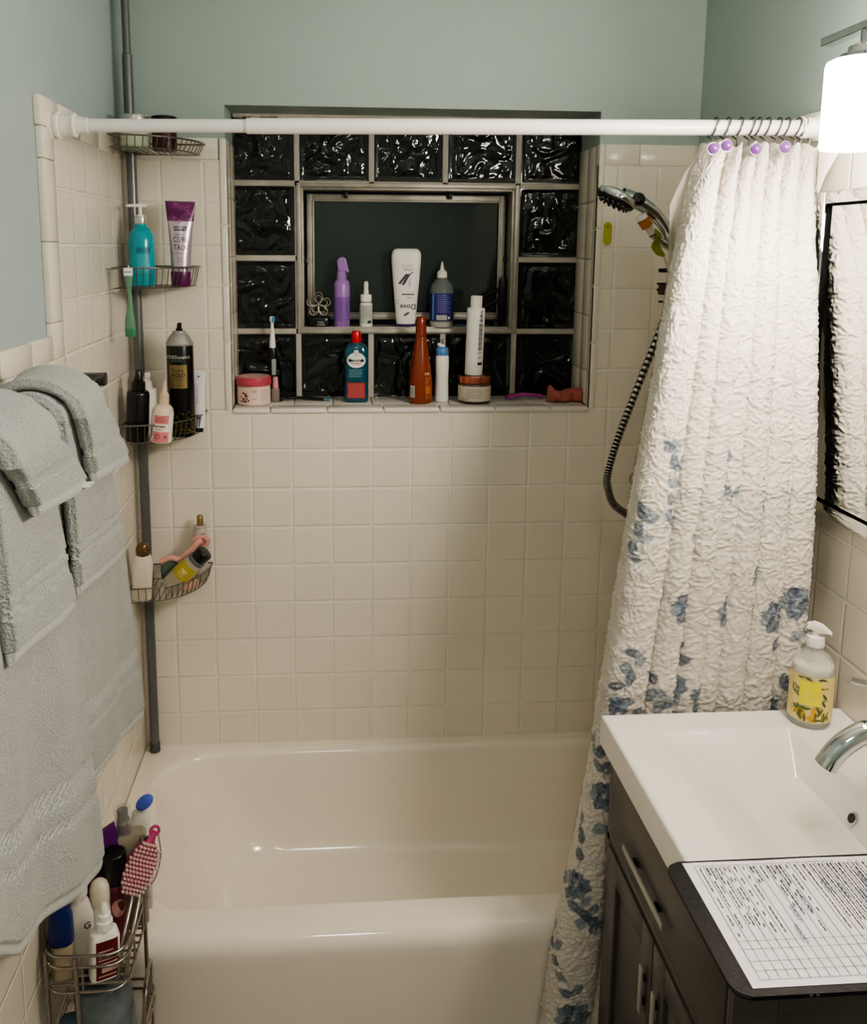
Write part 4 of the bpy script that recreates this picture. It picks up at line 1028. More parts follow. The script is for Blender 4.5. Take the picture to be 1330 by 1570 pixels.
st = thing('tub_sticker', 'pale yellow rounded sticker low on the back wall beside the curtain edge', 'sticker', (1.340, -.0012, 1.122))
poly_prism('sticker_sheet', capsule(.013, .016), 1, -.0006, .0010, mat('sticker_pale', '#b8ad86', .5), st)

# ------------------------------------------------------------------ towel bar and six towels
XB, ZB = .058, 1.497
bar = thing('towel_bar', 'dark square towel bar fixed to the left wall under the towels', 'towel bar', (XB, -1.1, ZB))
box('bar', (-.008, -.62, -.008), (.008, .486, .008), M_chrome, bar, .002)
for y in (.474, -.60): box('bracket', (XL-XB, y-.012, -.012), (.011, y+.012, .012), mat('bracket_dark', '#54524e', .3, metal=.7), bar, .002)
def terry(name, hue):
    m = bpy.data.materials.new(name); m.use_nodes = True; nt = m.node_tree; N = nt.nodes; L = nt.links; b = N['Principled BSDF']
    tc = N.new('ShaderNodeTexCoord')
    n1 = N.new('ShaderNodeTexNoise'); n1.inputs['Scale'].default_value = 300; n1.inputs['Detail'].default_value = 2
    n2 = N.new('ShaderNodeTexNoise'); n2.inputs['Scale'].default_value = 26; n2.inputs['Detail'].default_value = 4
    L.new(tc.outputs['Object'], n1.inputs['Vector']); L.new(tc.outputs['Object'], n2.inputs['Vector'])
    at = N.new('ShaderNodeAttribute'); at.attribute_name = 'band'; hm_ = N.new('ShaderNodeAttribute'); hm_.attribute_name = 'hem'
    def mth(op, a, c):
        n = N.new('ShaderNodeMath'); n.operation = op
        for i, v in enumerate((a, c)):
            if hasattr(v, 'links'): L.new(v, n.inputs[i])
            else: n.inputs[i].default_value = v
        return n.outputs[0]
    ru = N.new('ShaderNodeAttribute'); ru.attribute_name = 'weave'
    v = mth('ADD', .50, mth('MULTIPLY', n1.outputs['Fac'], .75)); v = mth('ADD', v, mth('MULTIPLY', n2.outputs['Fac'], .20))
    v = mth('ADD', v, mth('MULTIPLY', hm_.outputs['Fac'], .22)); v = mth('ADD', v, mth('MULTIPLY', ru.outputs['Fac'], .42))
    sc = N.new('ShaderNodeVectorMath'); sc.operation = 'SCALE'; sc.inputs[0].default_value = rgb(hue)[:3]; L.new(v, sc.inputs['Scale']); L.new(sc.outputs[0], b.inputs['Base Color'])
    b.inputs['Roughness'].default_value = .95; b.inputs['Sheen Weight'].default_value = .25; b.inputs['Specular IOR Level'].default_value = .15
    pile = mth('MULTIPLY', n1.outputs['Fac'], mth('SUBTRACT', 1.0, mth('MULTIPLY', hm_.outputs['Fac'], .75)))
    h = mth('ADD', pile, mth('MULTIPLY', ru.outputs['Fac'], .8))
    bp = N.new('ShaderNodeBump'); bp.inputs['Strength'].default_value = 1.; bp.inputs['Distance'].default_value = .0035
    L.new(h, bp.inputs['Height']); L.new(bp.outputs['Normal'], b.inputs['Normal'])
    return m
M_terry = terry('terry_grey_green', '#a6a9a7')
def towel(name, label, near, far, rin, thk, zfront, zback, bands, slope=0., wave=0., drift=0., hemw=.020, kw=30, cap=.05, ph=0., wl=21., lay=.75, curl=0.):
    """near / far: (top, bottom) positions along the bar of the two side edges"""
    R = rin+thk/2; Rb = min(R, cap)
    nf, na, nb = 150, 24, 30
    lf = ZB-zfront; lb = ZB-zback
    path = [(R, ZB-lf*(1-i/nf), 0., lf*i/nf) for i in range(nf)]
    path += [((R if i < na/2 else Rb)*math.cos(PI*i/na), ZB+(R*.95-.25*max(0., R-.0225))*math.sin(PI*i/na), PI*i/na, lf+R*PI*i/na) for i in range(na)]
    path += [(-Rb, ZB-lb*i/nb, PI, lf+R*PI+lb*i/nb) for i in range(nb+1)]
    loop = []; h = thk/2
    for i in range(kw+1): loop.append((-1+2*i/kw, 0., h))
    for q in range(1, 8):
        a = PI/2-PI*q/8; loop.append((1., h*.9*math.cos(a), h*math.sin(a)))
    for i in range(kw+1): loop.append((1-2*i/kw, 0., -h))
    for q in range(1, 14):                      # near edge: folded layers show as two rolled ridges
        a = -PI/2-PI*q/14; lob = .72+.40*abs(math.sin(1.5*(a+PI/2))); loop.append((-1., h*lob*math.cos(a), h*math.sin(a)))
    k = len(loop); n = len(path); V = np.zeros((n*k, 3)); band = np.zeros(len(V)); hem = np.zeros(len(V)); weave = np.zeros(len(V))
    for i, (px, pz, a, s) in enumerate(path):
        bm_ = max((1. if b0 <= s <= b1 else 0.) for b0, b1 in bands); hm = 1. if s < hemw else 0.
        e = min(1., (s+.002)/.008)
        th = (.74 if bm_ else (.62 if hm else 1.))*(.55+.45*e)
        if .6 < a < 2.2: th *= .78
        if a > 2.2: th *= lay
        t = min(1., max(0., (ZB-pz)/lf)) if a < PI/2 else 0.
        dn = max(0., ZB-pz)/.75 if a < PI/2 else 0.
        y0 = near[0]+(near[1]-near[0])*t**.8; y1 = far[0]+(far[1]-far[0])*t**(.5 if name == 'bath_towel' else .8)
        for j, (u, ye, nn_) in enumerate(loop):
            n_ = nn_*th; Yp = (y0+y1)/2+u*(y1-y0)/2+ye
            x = px+n_*math.cos(a); z = pz+n_*math.sin(a)
            if a < .01:
                x += (wave*math.sin(Yp*wl+ph)+.35*wave*math.sin(Yp*wl*2.3+1+ph))*min(1., dn*1.6)-drift*dn
                z += (slope*u*(y1-y0)/2+curl*max(0., -1.34-Yp))*(1-s/lf)
            else: z += .004*math.sin(u*2.2+ph)
            x += (random.random()-.5)*.0004
            V[i*k+j] = (XB+x, Yp, z); band[i*k+j] = bm_; hem[i*k+j] = hm
            if bm_: weave[i*k+j] = .5+.5*math.sin(Yp*2*PI/.0095+(PI if int(s/.0055) % 2 else 0))
    F = []
    for i in range(n-1):
        for j in range(k): F.append((i*k+j, i*k+(j+1) % k, (i+1)*k+(j+1) % k, (i+1)*k+j))
    org = np.array([XB, (near[0]+far[0])/2, ZB])
    me = bpy.data.meshes.new(name)
    FF = F+[tuple(range(k-1, -1, -1)), tuple(range((n-1)*k, n*k))]
    me.from_pydata([tuple(v) for v in V-org], [], FF); me.update()
    for nm, arr in (('band', band), ('hem', hem), ('weave', weave)):
        at = me.attributes.new(nm, 'FLOAT', 'POINT'); at.data.foreach_set('value', arr.astype(np.float32))
    o = link(name, me, M_terry, None, 1.2, tuple(org))
    return props(o, label, 'towel', 'grey towels on the towel bar')
G6 = .0025
towel('bath_towel', 'long grey green bath towel under the other two, nearer the window', (-1.06, -.94), (-.84, -.53), .0115, .022, .790, .90, [(.105, .118), (.140, .168)], -.25, .004, .0, kw=64, cap=.0225, lay=.7)
towel('hand_towel', 'grey green hand towel, middle layer of the far stack on the bar', (-1.05, -.995), (-.91, -.705), .0115+.022+G6, .021, 1.190, 1.26, [(.085, .096), (.058, .076)], -.12, .003, kw=56, cap=.043, lay=.7)
towel('face_cloth', 'small grey face cloth on top of the far towel stack', (-1.03, -.968), (-.93, -.76), .0115+.022+.021+2*G6, .024, 1.375, 1.41, [(.050, .066)], -.10, .002, kw=44, cap=.062, lay=.5)
towel('bath_towel', 'long grey green bath towel hanging lowest, nearest the camera', (-1.75, -1.75), (-1.19, -.962), .0115, .024, .868, .95, [(.105, .122), (.145, .178)], -.42, .010, -.022, kw=120, curl=.45, ph=.8, wl=17, cap=.0225, lay=.7)
towel('hand_towel', 'grey green hand towel, middle layer of the near stack beside the left frame edge', (-1.34, -1.30), (-1.19, -1.055), .0115+.024+G6, .022, 1.222, 1.26, [(.095, .106), (.062, .086)], -.14, .003, kw=52, cap=.043, lay=.7)
towel('face_cloth', 'small grey face cloth with a white tag on top of the near towel stack', (-1.335, -1.255), (-1.19, -1.05), .0115+.024+.022+2*G6, .026, 1.405, 1.43, [(.052, .070)], -.12, .002, kw=44, cap=.062, lay=.5)
box('towel_tag', (.004, -.002, -.0005), (.016, .030, .0005), M_white, bpy.data.objects['face_cloth.001'], .0003, 1, (.078, .18, -.092))

# ------------------------------------------------------------------ wire caddy on the floor in front of the tub
M_brass = mat('wire_nickel', '#a9a198', .25, metal=.95)
KX0, KX1, KY0, KY1 = -.010, .135, -.950, -.765
fc = thing('wire_bath_caddy', 'brushed metal two tier wire caddy standing in front of the tub apron', 'caddy', (.06, -.86, 0))
def KR(x0, x1, y0, y1, r, z, n=7):
    out = []
    for cx, cy, a0 in ((x1-r, y0+r, -PI/2), (x1-r, y1-r, 0), (x0+r, y1-r, PI/2), (x0+r, y0+r, PI)):
        for i in range(n+1):
            a = a0+PI/2*i/n; out.append((cx+r*math.cos(a)-.06, cy+r*math.sin(a)+.86, z))
    return out
def tier(zf, zr, g):
    t_ = bpy.data.objects.new('tier', None); COL.objects.link(t_); t_.parent = fc
    a = (KX0-g, KX1+g, KY0-g, KY1+g*.4)
    tubes('tier_rim', [('loop', KR(*a, .035, zr)), ('loop', KR(*a, .035, zr-.022))], .0027, M_brass, t_, 8)
    base = KR(*a, .035, zf)
    L = [('loop', base)]
    for i in range(9):
        y = a[2]+.86+(i+1)*(a[3]-a[2])/10; L.append([(a[0]-.06+.002, y, zf), (a[1]-.06-.002, y, zf)])
    for x, y in ((a[1]-.06, -.02), (a[1]-.06, .05), (a[0]-.06, -.02), (.0, a[2]+.86), (.0, a[3]+.86)): L.append([(x, y, zf), (x, y, zr)])
    tubes('tier_grid', L, .0023, M_brass, t_, 8)
tier(.448, .520, 0); tier(.150, .300, .012)
tubes('lower_loop', [smoothline([(.082, .060, .30), (.088, .050, .385), (.094, -.02, .40), (.098, -.05, .385), (.092, -.06, .30)], 8), smoothline([(.080, .05, .30), (.084, .042, .372), (.090, -.02, .386), (.094, -.045, .372), (.088, -.055, .30)], 8)], .003, M_brass, fc, 8)
tubes('leg', [[(KX0-.06+.006, KY0+.86+.012, .002), (KX0-.06+.004, KY0+.86+.012, .52)]], .004, M_brass, fc, 10)
tubes('leg', [[(KX0-.06+.065, KY0+.86-.003, .002), (KX0-.06+.060, KY0+.86-.003, .52)]], .004, M_brass, fc, 10)
tubes('leg', [[(KX1-.06-.006, KY1+.86-.004, .002), (KX1-.06-.004, KY1+.86-.004, .52)]], .004, M_brass, fc, 10)
for dx in (0, -.014):
    tubes('back_loop', [smoothline([(.066+dx, KY0+.86+.03, .448), (.077+dx, KY0+.86+.045, .515), (.083+dx, .010, .56), (.092+dx, .045, .622), (.094+dx, .058, .636), (.086+dx, .066, .63), (.078+dx, .072, .56), (.074+dx, .078, .45)], 8)], .0034, M_brass, fc, 8)
KF = .4505
t = thing('medicine_bottle', 'white bottle with a dark red label at the front of the floor caddy', 'bottle', (.088, -.915, KF), .45, None, ((0, 1, 0), .04))
S_ = [(0, .023, .015, 4), (.003, .026, .0175, 4), (.080, .026, .0175, 4), (.090, .023, .016, 3), (.095, .0145, .0125), (.097, .013, .0125)]
loft('bottle_body', S_, M_white, t)
loft('cap', [(.096, .0155), (.112, .0150), (.114, .0125), (.124, .0118), (.127, .008), (.142, .0055), (.145, .003)], M_white, t, 28)
lb = strips_on('label', [(-.0175, .0255, .006, .082)], S_, mat('label_wine', '#5e1219', .4), t, .0006)
strips_on('fine_print', [(-.008, .022, .020+.0001, .030), (-.014, .020, .036, .0395), (-.014, .022, .044, .0465), (-.014, .012, .061, .064), (-.014, .018, .012, .0145)]+fine_print(3, -.014, .022, .048, .058, .001), S_, mat('print_rosy', '#c9a9a4', .5), lb, .0011)
t = thing('squeeze_bottle', 'white rounded bottle with an open flip cap behind the red labelled bottle', 'bottle', (.042, -.885, KF), .4, None, ((0, 1, 0), -.03))
S_ = [(0, .022, .016, 3), (.003, .0255, .018, 3), (.10, .0255, .018, 3), (.125, .020, .0165), (.132, .0155, .015), (.140, .0190, .0185), (.152, .0195, .019), (.160, .0165, .016), (.163, .0125, .0125)]
loft('bottle_body', S_, mat('bottle_milk', '#d9d3cc', .25), t)
loft('flip_cap', [(.163, .0155), (.166, .0175), (.170, .018), (.172, .0165)], M_white, t, 28)
poly_prism('cap_tab', [(-.018, .166), (-.024, .178), (-.021, .179), (-.014, .170)], 1, -.005, .005, M_white, t)
text_on('lettering', 'G', .018, S_, .085, M_ink, t, .012, 0, .0002)
t = thing('roll_on_bottle', 'white bottle with a pearly rounded cap close behind the open flip cap bottle', 'bottle', (.072, -.862, KF), .3)
S_ = [(0, .016), (.003, .018), (.095, .018), (.104, .0165)]
loft('bottle_body', S_, mat('bottle_milk', '#d9d3cc', .25), t); loft('cap', [(.104, .0172), (.108, .0185), (.136, .0178), (.146, .014), (.151, .007), (.152, .002)], mat('pearl', '#d8cfc0', .22, coat=.4), t, 28)
t = thing('lotion_tub', 'cream tub with a deep blue lid under the towel hem in the floor caddy', 'jar', (.014, -.905, KF), .2)
loft('tub_body', round_secs(0, .070, .021, .024, 3, .004), mat('tub_cream', '#a79b82', .4), t); loft('lid', [(.070, .0215, .025, 3), (.088, .0220, .0255, 3), (.12, .0205, .022, 3), (.14, .012, .016, 2.5), (.142, .006, .008, 2)], mat('lid_blue', '#10205e', .35), t)
t = thing('foam_bottle', 'pink bottle with a tall black cap in the middle of the floor caddy', 'bottle', (.094, -.835, KF), .3)
S_ = round_secs(0, .128, .0215, e=.003, e2=.004); loft('bottle_body', S_, mat('bottle_pink', '#6e2a3a', .2, trans=.2), t)
loft('cap', round_secs(.128, .188, .0222, e=.002, e2=.004), M_black, t, 36)
lb = label_wrap('label', S_, .02, .118, mat('label_rose', '#642430', .35), t, 80)
V = [(0, front_y(S_, .003, .095, .0012), .095)]+[(.003+.0125*math.cos(q*PI/12), front_y(S_, .003+.0125*math.cos(q*PI/12), .095, .0012), .085+.018*math.sin(q*PI/12)) for q in range(24)]
mk('label_spot', V, [(0, 1+q, 1+(q+1) % 24) for q in range(24)], mat('spot_blush', '#b98a84', .4), lb, 0)
t = thing('purple_pouch', 'purple pointed box standing behind the black capped pink bottle', 'box', (.062, -.815, KF), .35)
poly_prism('pouch_body', [(-.068, 0), (.045, 0), (.050, .12), (.030, .224), (-.010, .205), (-.066, .14)], 1, -.006, .012, mat('pouch_purple', '#571a68', .35), t, .003)
t = thing('mist_bottle', 'square clear bottle with a maroon mist pump at the caddy back', 'bottle', (.112, -.788, KF), .2)
S_ = [(0, .028, .014, 5), (.003, .031, .016, 5), (.190, .031, .016, 5), (.196, .027, .013, 4)]
loft('bottle_body', S_, mat('bottle_haze', '#b5ab98', .15, trans=.45), t); loft('contents', [(.004, .029, .014, 5), (.165, .029, .014, 5)], mat('liquid_straw', '#b3a06a', .3), t)
loft('pump_base', [(.196, .012), (.218, .0115)], mat('maroon_pump', '#3c1820', .3), t, 24, (-.010, 0, 0)); loft('pump_ring', [(.2165, .0128), (.223, .0128)], M_chrome, t, 24, (-.010, 0, 0))
loft('pump_button', [(.223, .0102), (.243, .0102), (.244, .009)], mat('pump_smoke', '#5d5356', .25, metal=.4), t, 24, (-.010, 0, 0))
loft('overcap', [(.196, .0162), (.245, .0155), (.248, .014)], mat('overcap_clear', '#c9c5c2', .04, alpha=.25), t, 28, (-.010, 0, 0))
t = thing('lotion_tube', 'white bottle behind the mist bottle with its blue flip lid open', 'bottle', (.124, -.7505, KF), .15)
loft('bottle_body', [(0, .018, .007, 3), (.004, .020, .009, 3), (.190, .020, .009, 3), (.205, .014, .008), (.212, .014, .008)], mat('bottle_milk', '#d9d3cc', .25), t)
lid = loft('flip_lid', [(-.002, .012, .008), (0, .019, .012), (.003, .0195, .0125), (.006, .014, .009)], mat('lid_cornflower', '#4a5fb8', .3), t, 28)
lid.matrix_local = Matrix.Translation((.012, -.004, .232)) @ Matrix.Rotation(math.radians(-38), 4, 'Y') @ Matrix.Rotation(math.radians(62), 4, 'X')
# pink scrub brush leaning on the loop
t = thing('scrub_brush', 'pink oval scrub brush with pale bristles leaning on the wire loop of the floor caddy', 'brush', (.140, -.832, .602), .30, None, ((0, 1, 0), .42))
t.rotation_euler = (Matrix.Rotation(.42, 4, 'Y') @ Matrix.Rotation(-.42, 4, 'X') @ Matrix.Rotation(.30, 4, 'Z')).to_euler()
loft('brush_back', [(-.050, .008, .004), (-.044, .018, .008), (-.02, .0285, .010), (.01, .0295, .010), (.035, .020, .009), (.048, .008, .006), (.060, .006, .005), (.066, .004, .004)], mat('brush_magenta', '#a83a66', .3), t, 28)
tubes('hang_ring', [('loop', [(.008*math.cos(q*PI/8), 0, .066+.008*math.sin(q*PI/8)) for q in range(16)])], .003, mat('brush_magenta', '#a83a66', .3), t, 8)
V, F = [], []
for r in range(13):
    z = -.044+.0072*r; hw = .027*math.sqrt(max(0, 1-((z+.002)/.050)**2))
    n = max(1, int(hw*2/.0062))
    for q in range(n+1):
        x = -hw+2*hw*q/max(1, n)+(.0015 if r % 2 else -.0015)
        tube_into(V, F, [(x, -.007, z), (x*1.02, -.0135, z), (x*1.02, -.0155, z)], [.0029, .0027, .0012], 6)
mk('bristles', V, F, mat('bristle_pink', '#d6b4b0', .5), t)['kind'] = 'stuff'
tubes('cord', [smoothline([(.006, .0, .066), (.028, -.004, .03), (.036, -.004, -.01), (.030, -.004, -.030), (.038, -.004, -.046)])], .0016, mat('cord_grey', '#8d857c', .7), t, 6)
# metal cup in the lower tier
t = thing('metal_cup', 'dark galvanised cup with frosty scratches upside down in the lower tier of the floor caddy', 'cup', (.088, -.885, .1545), .2, None, ((.3, 1, 0), -.06))
S_ = [(0, .058), (.002, .0605), (.010, .0605), (.012, .0590), (.245, .0500), (.258, .0465), (.264, .038)]
loft('cup_body', S_, mat('galvanised', '#667073', .45, metal=.25, vary=(16, .55), bump=(50, .2, .001)), t, 48, None, True)
S3 = S_
sc_ = []
for a_ in range(7):
    x, z = random.uniform(-.01, .02), random.uniform(.10, .17); an = random.uniform(0, 2*PI); ln_ = random.uniform(.012, .03)
    sc_.append([(x+ln_*q/6*math.cos(an)+.002*math.sin(q), front_y(S3, x+ln_*q/6*math.cos(an), z+ln_*q/6*math.sin(an), .0005), z+ln_*q/6*math.sin(an)) for q in range(7)])
tubes('scratches', sc_, .0006, mat('scratch', '#8f9490', .5), t, 5)
t = thing('sponge', 'dusty blue sponge partly visible beside the metal cup in the lower tier', 'sponge', (.020, -.905, .1535), .2)
loft('sponge_body', round_secs(0, .20, .020, .022, 3, .010), mat('sponge_blue', '#4f6870', .9, bump=(120, .6, .003)), t, 32)

# ------------------------------------------------------------------ vanity cabinet, basin top, faucet
VY0, VY1 = -1.392, -.872; VX = 1.020
M_cab = mat('cabinet_taupe', '#4c4744', .35, bump=(60, .06, .001), vary=(4, .06))
van = thing('vanity_cabinet', 'dark taupe shaker vanity cabinet with drawer and two doors at the right', 'cabinet', (1.24, -1.13, 0))
O = Vector((1.24, -1.13, 0))
def vb(name, lo, hi, m, parent, bev=.0015):
    return box(name, tuple(Vector(lo)-O), tuple(Vector(hi)-O), m, parent, bev)
bm = bmesh.new()
for lo, hi in (((VX+.004, VY0, .10), (XR-.002, VY1, .842)), ((VX+.06, VY0+.01, .001), (XR-.002, VY1-.01, .10))):
    add_box(bm, tuple(Vector(lo)-O), tuple(Vector(hi)-O), .0015)
for y0, y1 in ((VY1-.016, VY1), (VY0, VY0+.012)): add_box(bm, tuple(Vector((VX, y0, .10))-O), tuple(Vector((VX+.006, y1, .842))-O), .001)
add_box(bm, tuple(Vector((VX, VY0, .655))-O), tuple(Vector((VX+.006, VY1, .670))-O), .001)
bmobj('carcass', bm, M_cab, van, .6)
# near side panel of frame and panel construction
bm = bmesh.new()
for lo, hi in (((VX, VY0-.006, .10), (VX+.06, VY0, .842)), ((XR-.07, VY0-.006, .10), (XR-.002, VY0, .842)), ((VX+.06, VY0-.006, .775), (XR-.07, VY0, .842)), ((VX+.06, VY0-.006, .10), (XR-.07, VY0, .17))):
    add_box(bm, tuple(Vector(lo)-O), tuple(Vector(hi)-O), .001)
bmobj('side_frame', bm, M_cab, van, .6)
dr = vb('drawer', (VX-.002, VY0+.014, .673), (VX+.005, VY1-.018, .838), M_cab, van)
def pull(y0, y1, z0, z1, parent, horizontal):
    h_ = bpy.data.objects.new('handle', None); COL.objects.link(h_); h_.parent = parent
    vb('grip', (VX-.0125, y0, z0), (VX-.0078, y1, z1), mat('handle_nickel', '#b9b6b2', .42, metal=.7), h_, .0012)
    if horizontal: ps = [((y0+.035, z0), (y0+.050, z1)), ((y1-.050, z0), (y1-.035, z1))]
    else: ps = [((y0, z0+.015), (y1, z0+.027)), ((y0, z1-.027), (y1, z1-.015))]
    for a, b in ps: vb('post', (VX-.0078, a[0]+.001, a[1]+.001), (VX-.002, b[0]-.001, b[1]-.001), M_black, h_, .001)
pull(-1.180, -.990, .7135, .7265, dr, True)
def door(y0, y1, hy):
    d = bpy.data.objects.new('door', None); COL.objects.link(d); d.parent = van
    z0, z1, s = .108, .652, .050
    bm = bmesh.new()
    for lo, hi in (((VX-.003, y0, z0), (VX+.0055, y0+s, z1)), ((VX-.003, y1-s, z0), (VX+.0055, y1, z1)), ((VX-.003, y0+s, z1-s), (VX+.0055, y1-s, z1)), ((VX-.003, y0+s, z0), (VX+.0055, y1-s, z0+s))):
        add_box(bm, tuple(Vector(lo)-O), tuple(Vector(hi)-O), .0012)
    bmobj('door_frame', bm, M_cab, d, .6)
    vb('door_panel', (VX+.0045, y0+s-.002, z0+s-.002), (VX+.006, y1-s+.002, z1-s+.002), M_cab, d, 0)
    pull(hy-.006, hy+.006, .500, .585, d, False)
door(-1.129, VY1-.018, -1.105); door(VY0+.014, -1.133, -1.160)
# ceramic top with moulded basin
SX0, SX1, SY0, SY1, SZ = 1.000, XR-.001, -1.425, -.863, .900
top = thing('basin_counter', 'white ceramic vanity top with a moulded rectangular basin', 'sink', (1.23, -1.145, SZ))
rr = .006
ex = np.array([0, .0007, .0015, .003, .0045, .006]);
gx = np.concatenate([SX0+ex, np.linspace(SX0+.012, SX1-.012, 170), SX1-ex[::-1]]); gy_ = np.concatenate([SY0+ex, np.linspace(SY0+.012, SY1-.012, 120), SY1-ex[::-1]])
XX, YY = np.meshgrid(gx, gy_)
e = np.minimum(np.minimum(XX-SX0, SX1-XX), np.minimum(YY-SY0, SY1-YY))
ZZ = -np.where(e < rr, rr-np.sqrt(np.maximum(rr*rr-(rr-e)**2, 0)), 0)
def smin(a, b, k): h_ = np.clip(.5+.5*(b-a)/k, 0, 1); return b*(1-h_)+a*h_-k*h_*(1-h_)
BX0, BX1, BY0, BY1 = 1.070, 1.349, -1.362, -.926
dl = .38*(XX-BX0); dr_ = 2.1*(BX1-.020*np.clip((YY+1.10)/.17, 0, 1)**2-XX); df = .85*(BY1-YY); dn = .85*(YY-BY0)
dep = smin(smin(dl, df, .030), smin(dr_, dn, .012), .006)
dep = smin(dep, np.full_like(dep, .100), .02)
ZZ = ZZ-np.where(dep > 0, np.sqrt(dep*dep+.00001)-.003, 0).clip(0)
V = np.stack([XX-1.23, YY+1.145, ZZ], -1).reshape(-1, 3); n1, n2 = len(gx), len(gy_)
F = [tuple(int(c) for c in q) for q in grid_faces(n1, n2)]
bi = list(range(n1))+list(range(2*n1-1, n1*n2, n1))+list(range(n1*n2-2, n1*(n2-1)-1, -1))+list(range(n1*(n2-2), 0, -n1))
Vl = [tuple(v) for v in V]; b0 = len(Vl)
Vl += [(V[i][0], V[i][1], -.056) for i in bi]; k = len(bi)
F += [(bi[q], b0+q, b0+(q+1) % k, bi[(q+1) % k]) for q in range(k)]+[tuple(b0+q for q in range(k))]
bm = bmesh.new(); me = bpy.data.meshes.new('t'); me.from_pydata(Vl, [], F); bm.from_mesh(me); bpy.data.meshes.remove(me)
bmobj('basin_top', bm, mat('ceramic', '#e6e2dd', .1, coat=.3), top, .9)
oh = loft('overflow_hole', [(0, .0085), (.003, .0085), (.0035, .0105), (.005, .0105), (.0052, .006), (-.001, .006)], M_chrome, top, 24); oh.matrix_local = Matrix.Translation((1.3300-1.23, -1.137+1.145, -.0395)) @ Matrix.Rotation(math.radians(-64), 4, 'Y')
oc = loft('overflow_dark', [(.001, .0078), (.0056, .0078)], M_black, oh, 20)
loft('drain', [(0, .024), (.003, .024), (.005, .018)], M_chrome, top, 24, (1.262-1.23, -1.145+1.145, -.082))
fa = thing('faucet', 'chrome single lever basin faucet with curved spout at the right edge', 'faucet', (1.408, -1.145, SZ))
loft('faucet_body', [(.0005, .028), (.006, .028), (.010, .024), (.012, .022), (.14, .021), (.15, .021), (.158, .018)], M_chrome, fa, 32)
sp_ = smoothline([(-.005, 0, .075), (-.035, 0, .105), (-.072, 0, .116), (-.106, 0, .100), (-.128, 0, .078), (-.139, 0, .060)])
tubes('spout', [sp_], [.0175]*(len(sp_)-1)+[.0175], M_chrome, fa, 24)
V, F = [], []; tube_into(V, F, [sp_[-1]+(sp_[-1]-sp_[-2]).normalized()*-.002, sp_[-1]+(sp_[-1]-sp_[-2]).normalized()*.0015], .0135, 20); mk('aerator', V, F, M_dark, fa)
tubes('lever', [[(0, 0, .155), (0, 0, .172)], smoothline([(0, 0, .170), (-.05, 0, .186), (-.113, 0, .203)])], .0055, M_chrome, fa, 12)
# soap dispenser
t = thing('soap_dispenser', 'clear hand soap dispenser with a yellow lemon label and white pump by the sink', 'soap dispenser', (1.376, -.906, SZ+.0003), face_cam(1.376, -.906)*1.0)
S_ = [(0, .032), (.003, .0362), (.010, .0375), (.100, .0375), (.118, .034), (.130, .026), (.138, .016), (.142, .0135), (.148, .0135)]
loft('bottle_body', S_, mat('soap_glass', '#d8d8d4', .05, alpha=.35), t, 48)
loft('soap_fill', [(.008, .033), (.010, .0355), (.112, .0345), (.113, .032)], mat('soap_liquid', '#d9d6bd', .2), t, 40)
loft('collar', round_secs(.146, .166, .0155, e=.0015), M_white, t, 28); loft('pump_stem', [(.166, .007), (.176, .0065)], M_white, t, 16)
poly_prism('pump_head', [(-.016, .178), (-.015, .186), (-.004, .1905), (.010, .187), (.026, .174), (.024, .171), (.008, .176), (-.010, .176)], 1, -.0085, .0085, M_white, t, .003)
lb = label_wrap('label', S_, .014, .100, mat('label_lemon', '#e0cd88', .4), t, 85)
lm = []
M_leaf = mat('print_leaf', '#55602e', .5); M_lem = mat('print_lemon', '#c99a1e', .5)
def print_blobs(name, items, m):
    V, F = [], []
    for (x, z, a, l, w) in items:
        b = len(V)
        for q in range(12):
            th = q*PI/6; u = l*math.cos(th); v = w*math.sin(th)*(1-.35*math.cos(th)**2)
            px_, pz_ = x+u*math.cos(a)-v*math.sin(a), z+u*math.sin(a)+v*math.cos(a)
            px_ = max(-.0355, min(.0355, px_)); V.append((px_, front_y(S_, px_, pz_, .0012), pz_))
        F.append(tuple(range(b, b+12)))
    return mk(name, V, F, m, lb, 0)
print_blobs('lemon_print', [(.012, .036, .6, .011, .009), (-.014, .030, 2.2, .010, .008), (.004, .022, .1, .008, .007), (.027, .026, 1, .007, .007), (-.028, .030, 1, .007, .007)], M_lem)
lv = [(random.choice((-1, 1))*random.uniform(.021, .033), random.uniform(.018, .094), random.uniform(0, PI), .0075, .0022) for q in range(22)]+[(random.uniform(-.03, .03), random.uniform(.018, .042), random.uniform(0, PI), .008, .0025) for q in range(16)]+[(random.uniform(-.02, .02), .0965, random.uniform(-.5, .5), .006, .0018) for q in range(5)]
print_blobs('leaf_print', lv, M_leaf)
strips_on('yellow_panel', [(-.019, .017, .047, .092)], S_, mat('panel_yellow', '#e8dc22', .4), lb, .0016)
text_on('lettering', 'CITRUS', .0072, S_, .068, mat('print_butter', '#ebe58a', .4), lb, -.001, 0, .0001, .0022); text_on('lettering', 'HAND SOAP', .005, S_, .060, mat('print_butter', '#ebe58a', .4), lb, -.001, 0, .0001, .0022)
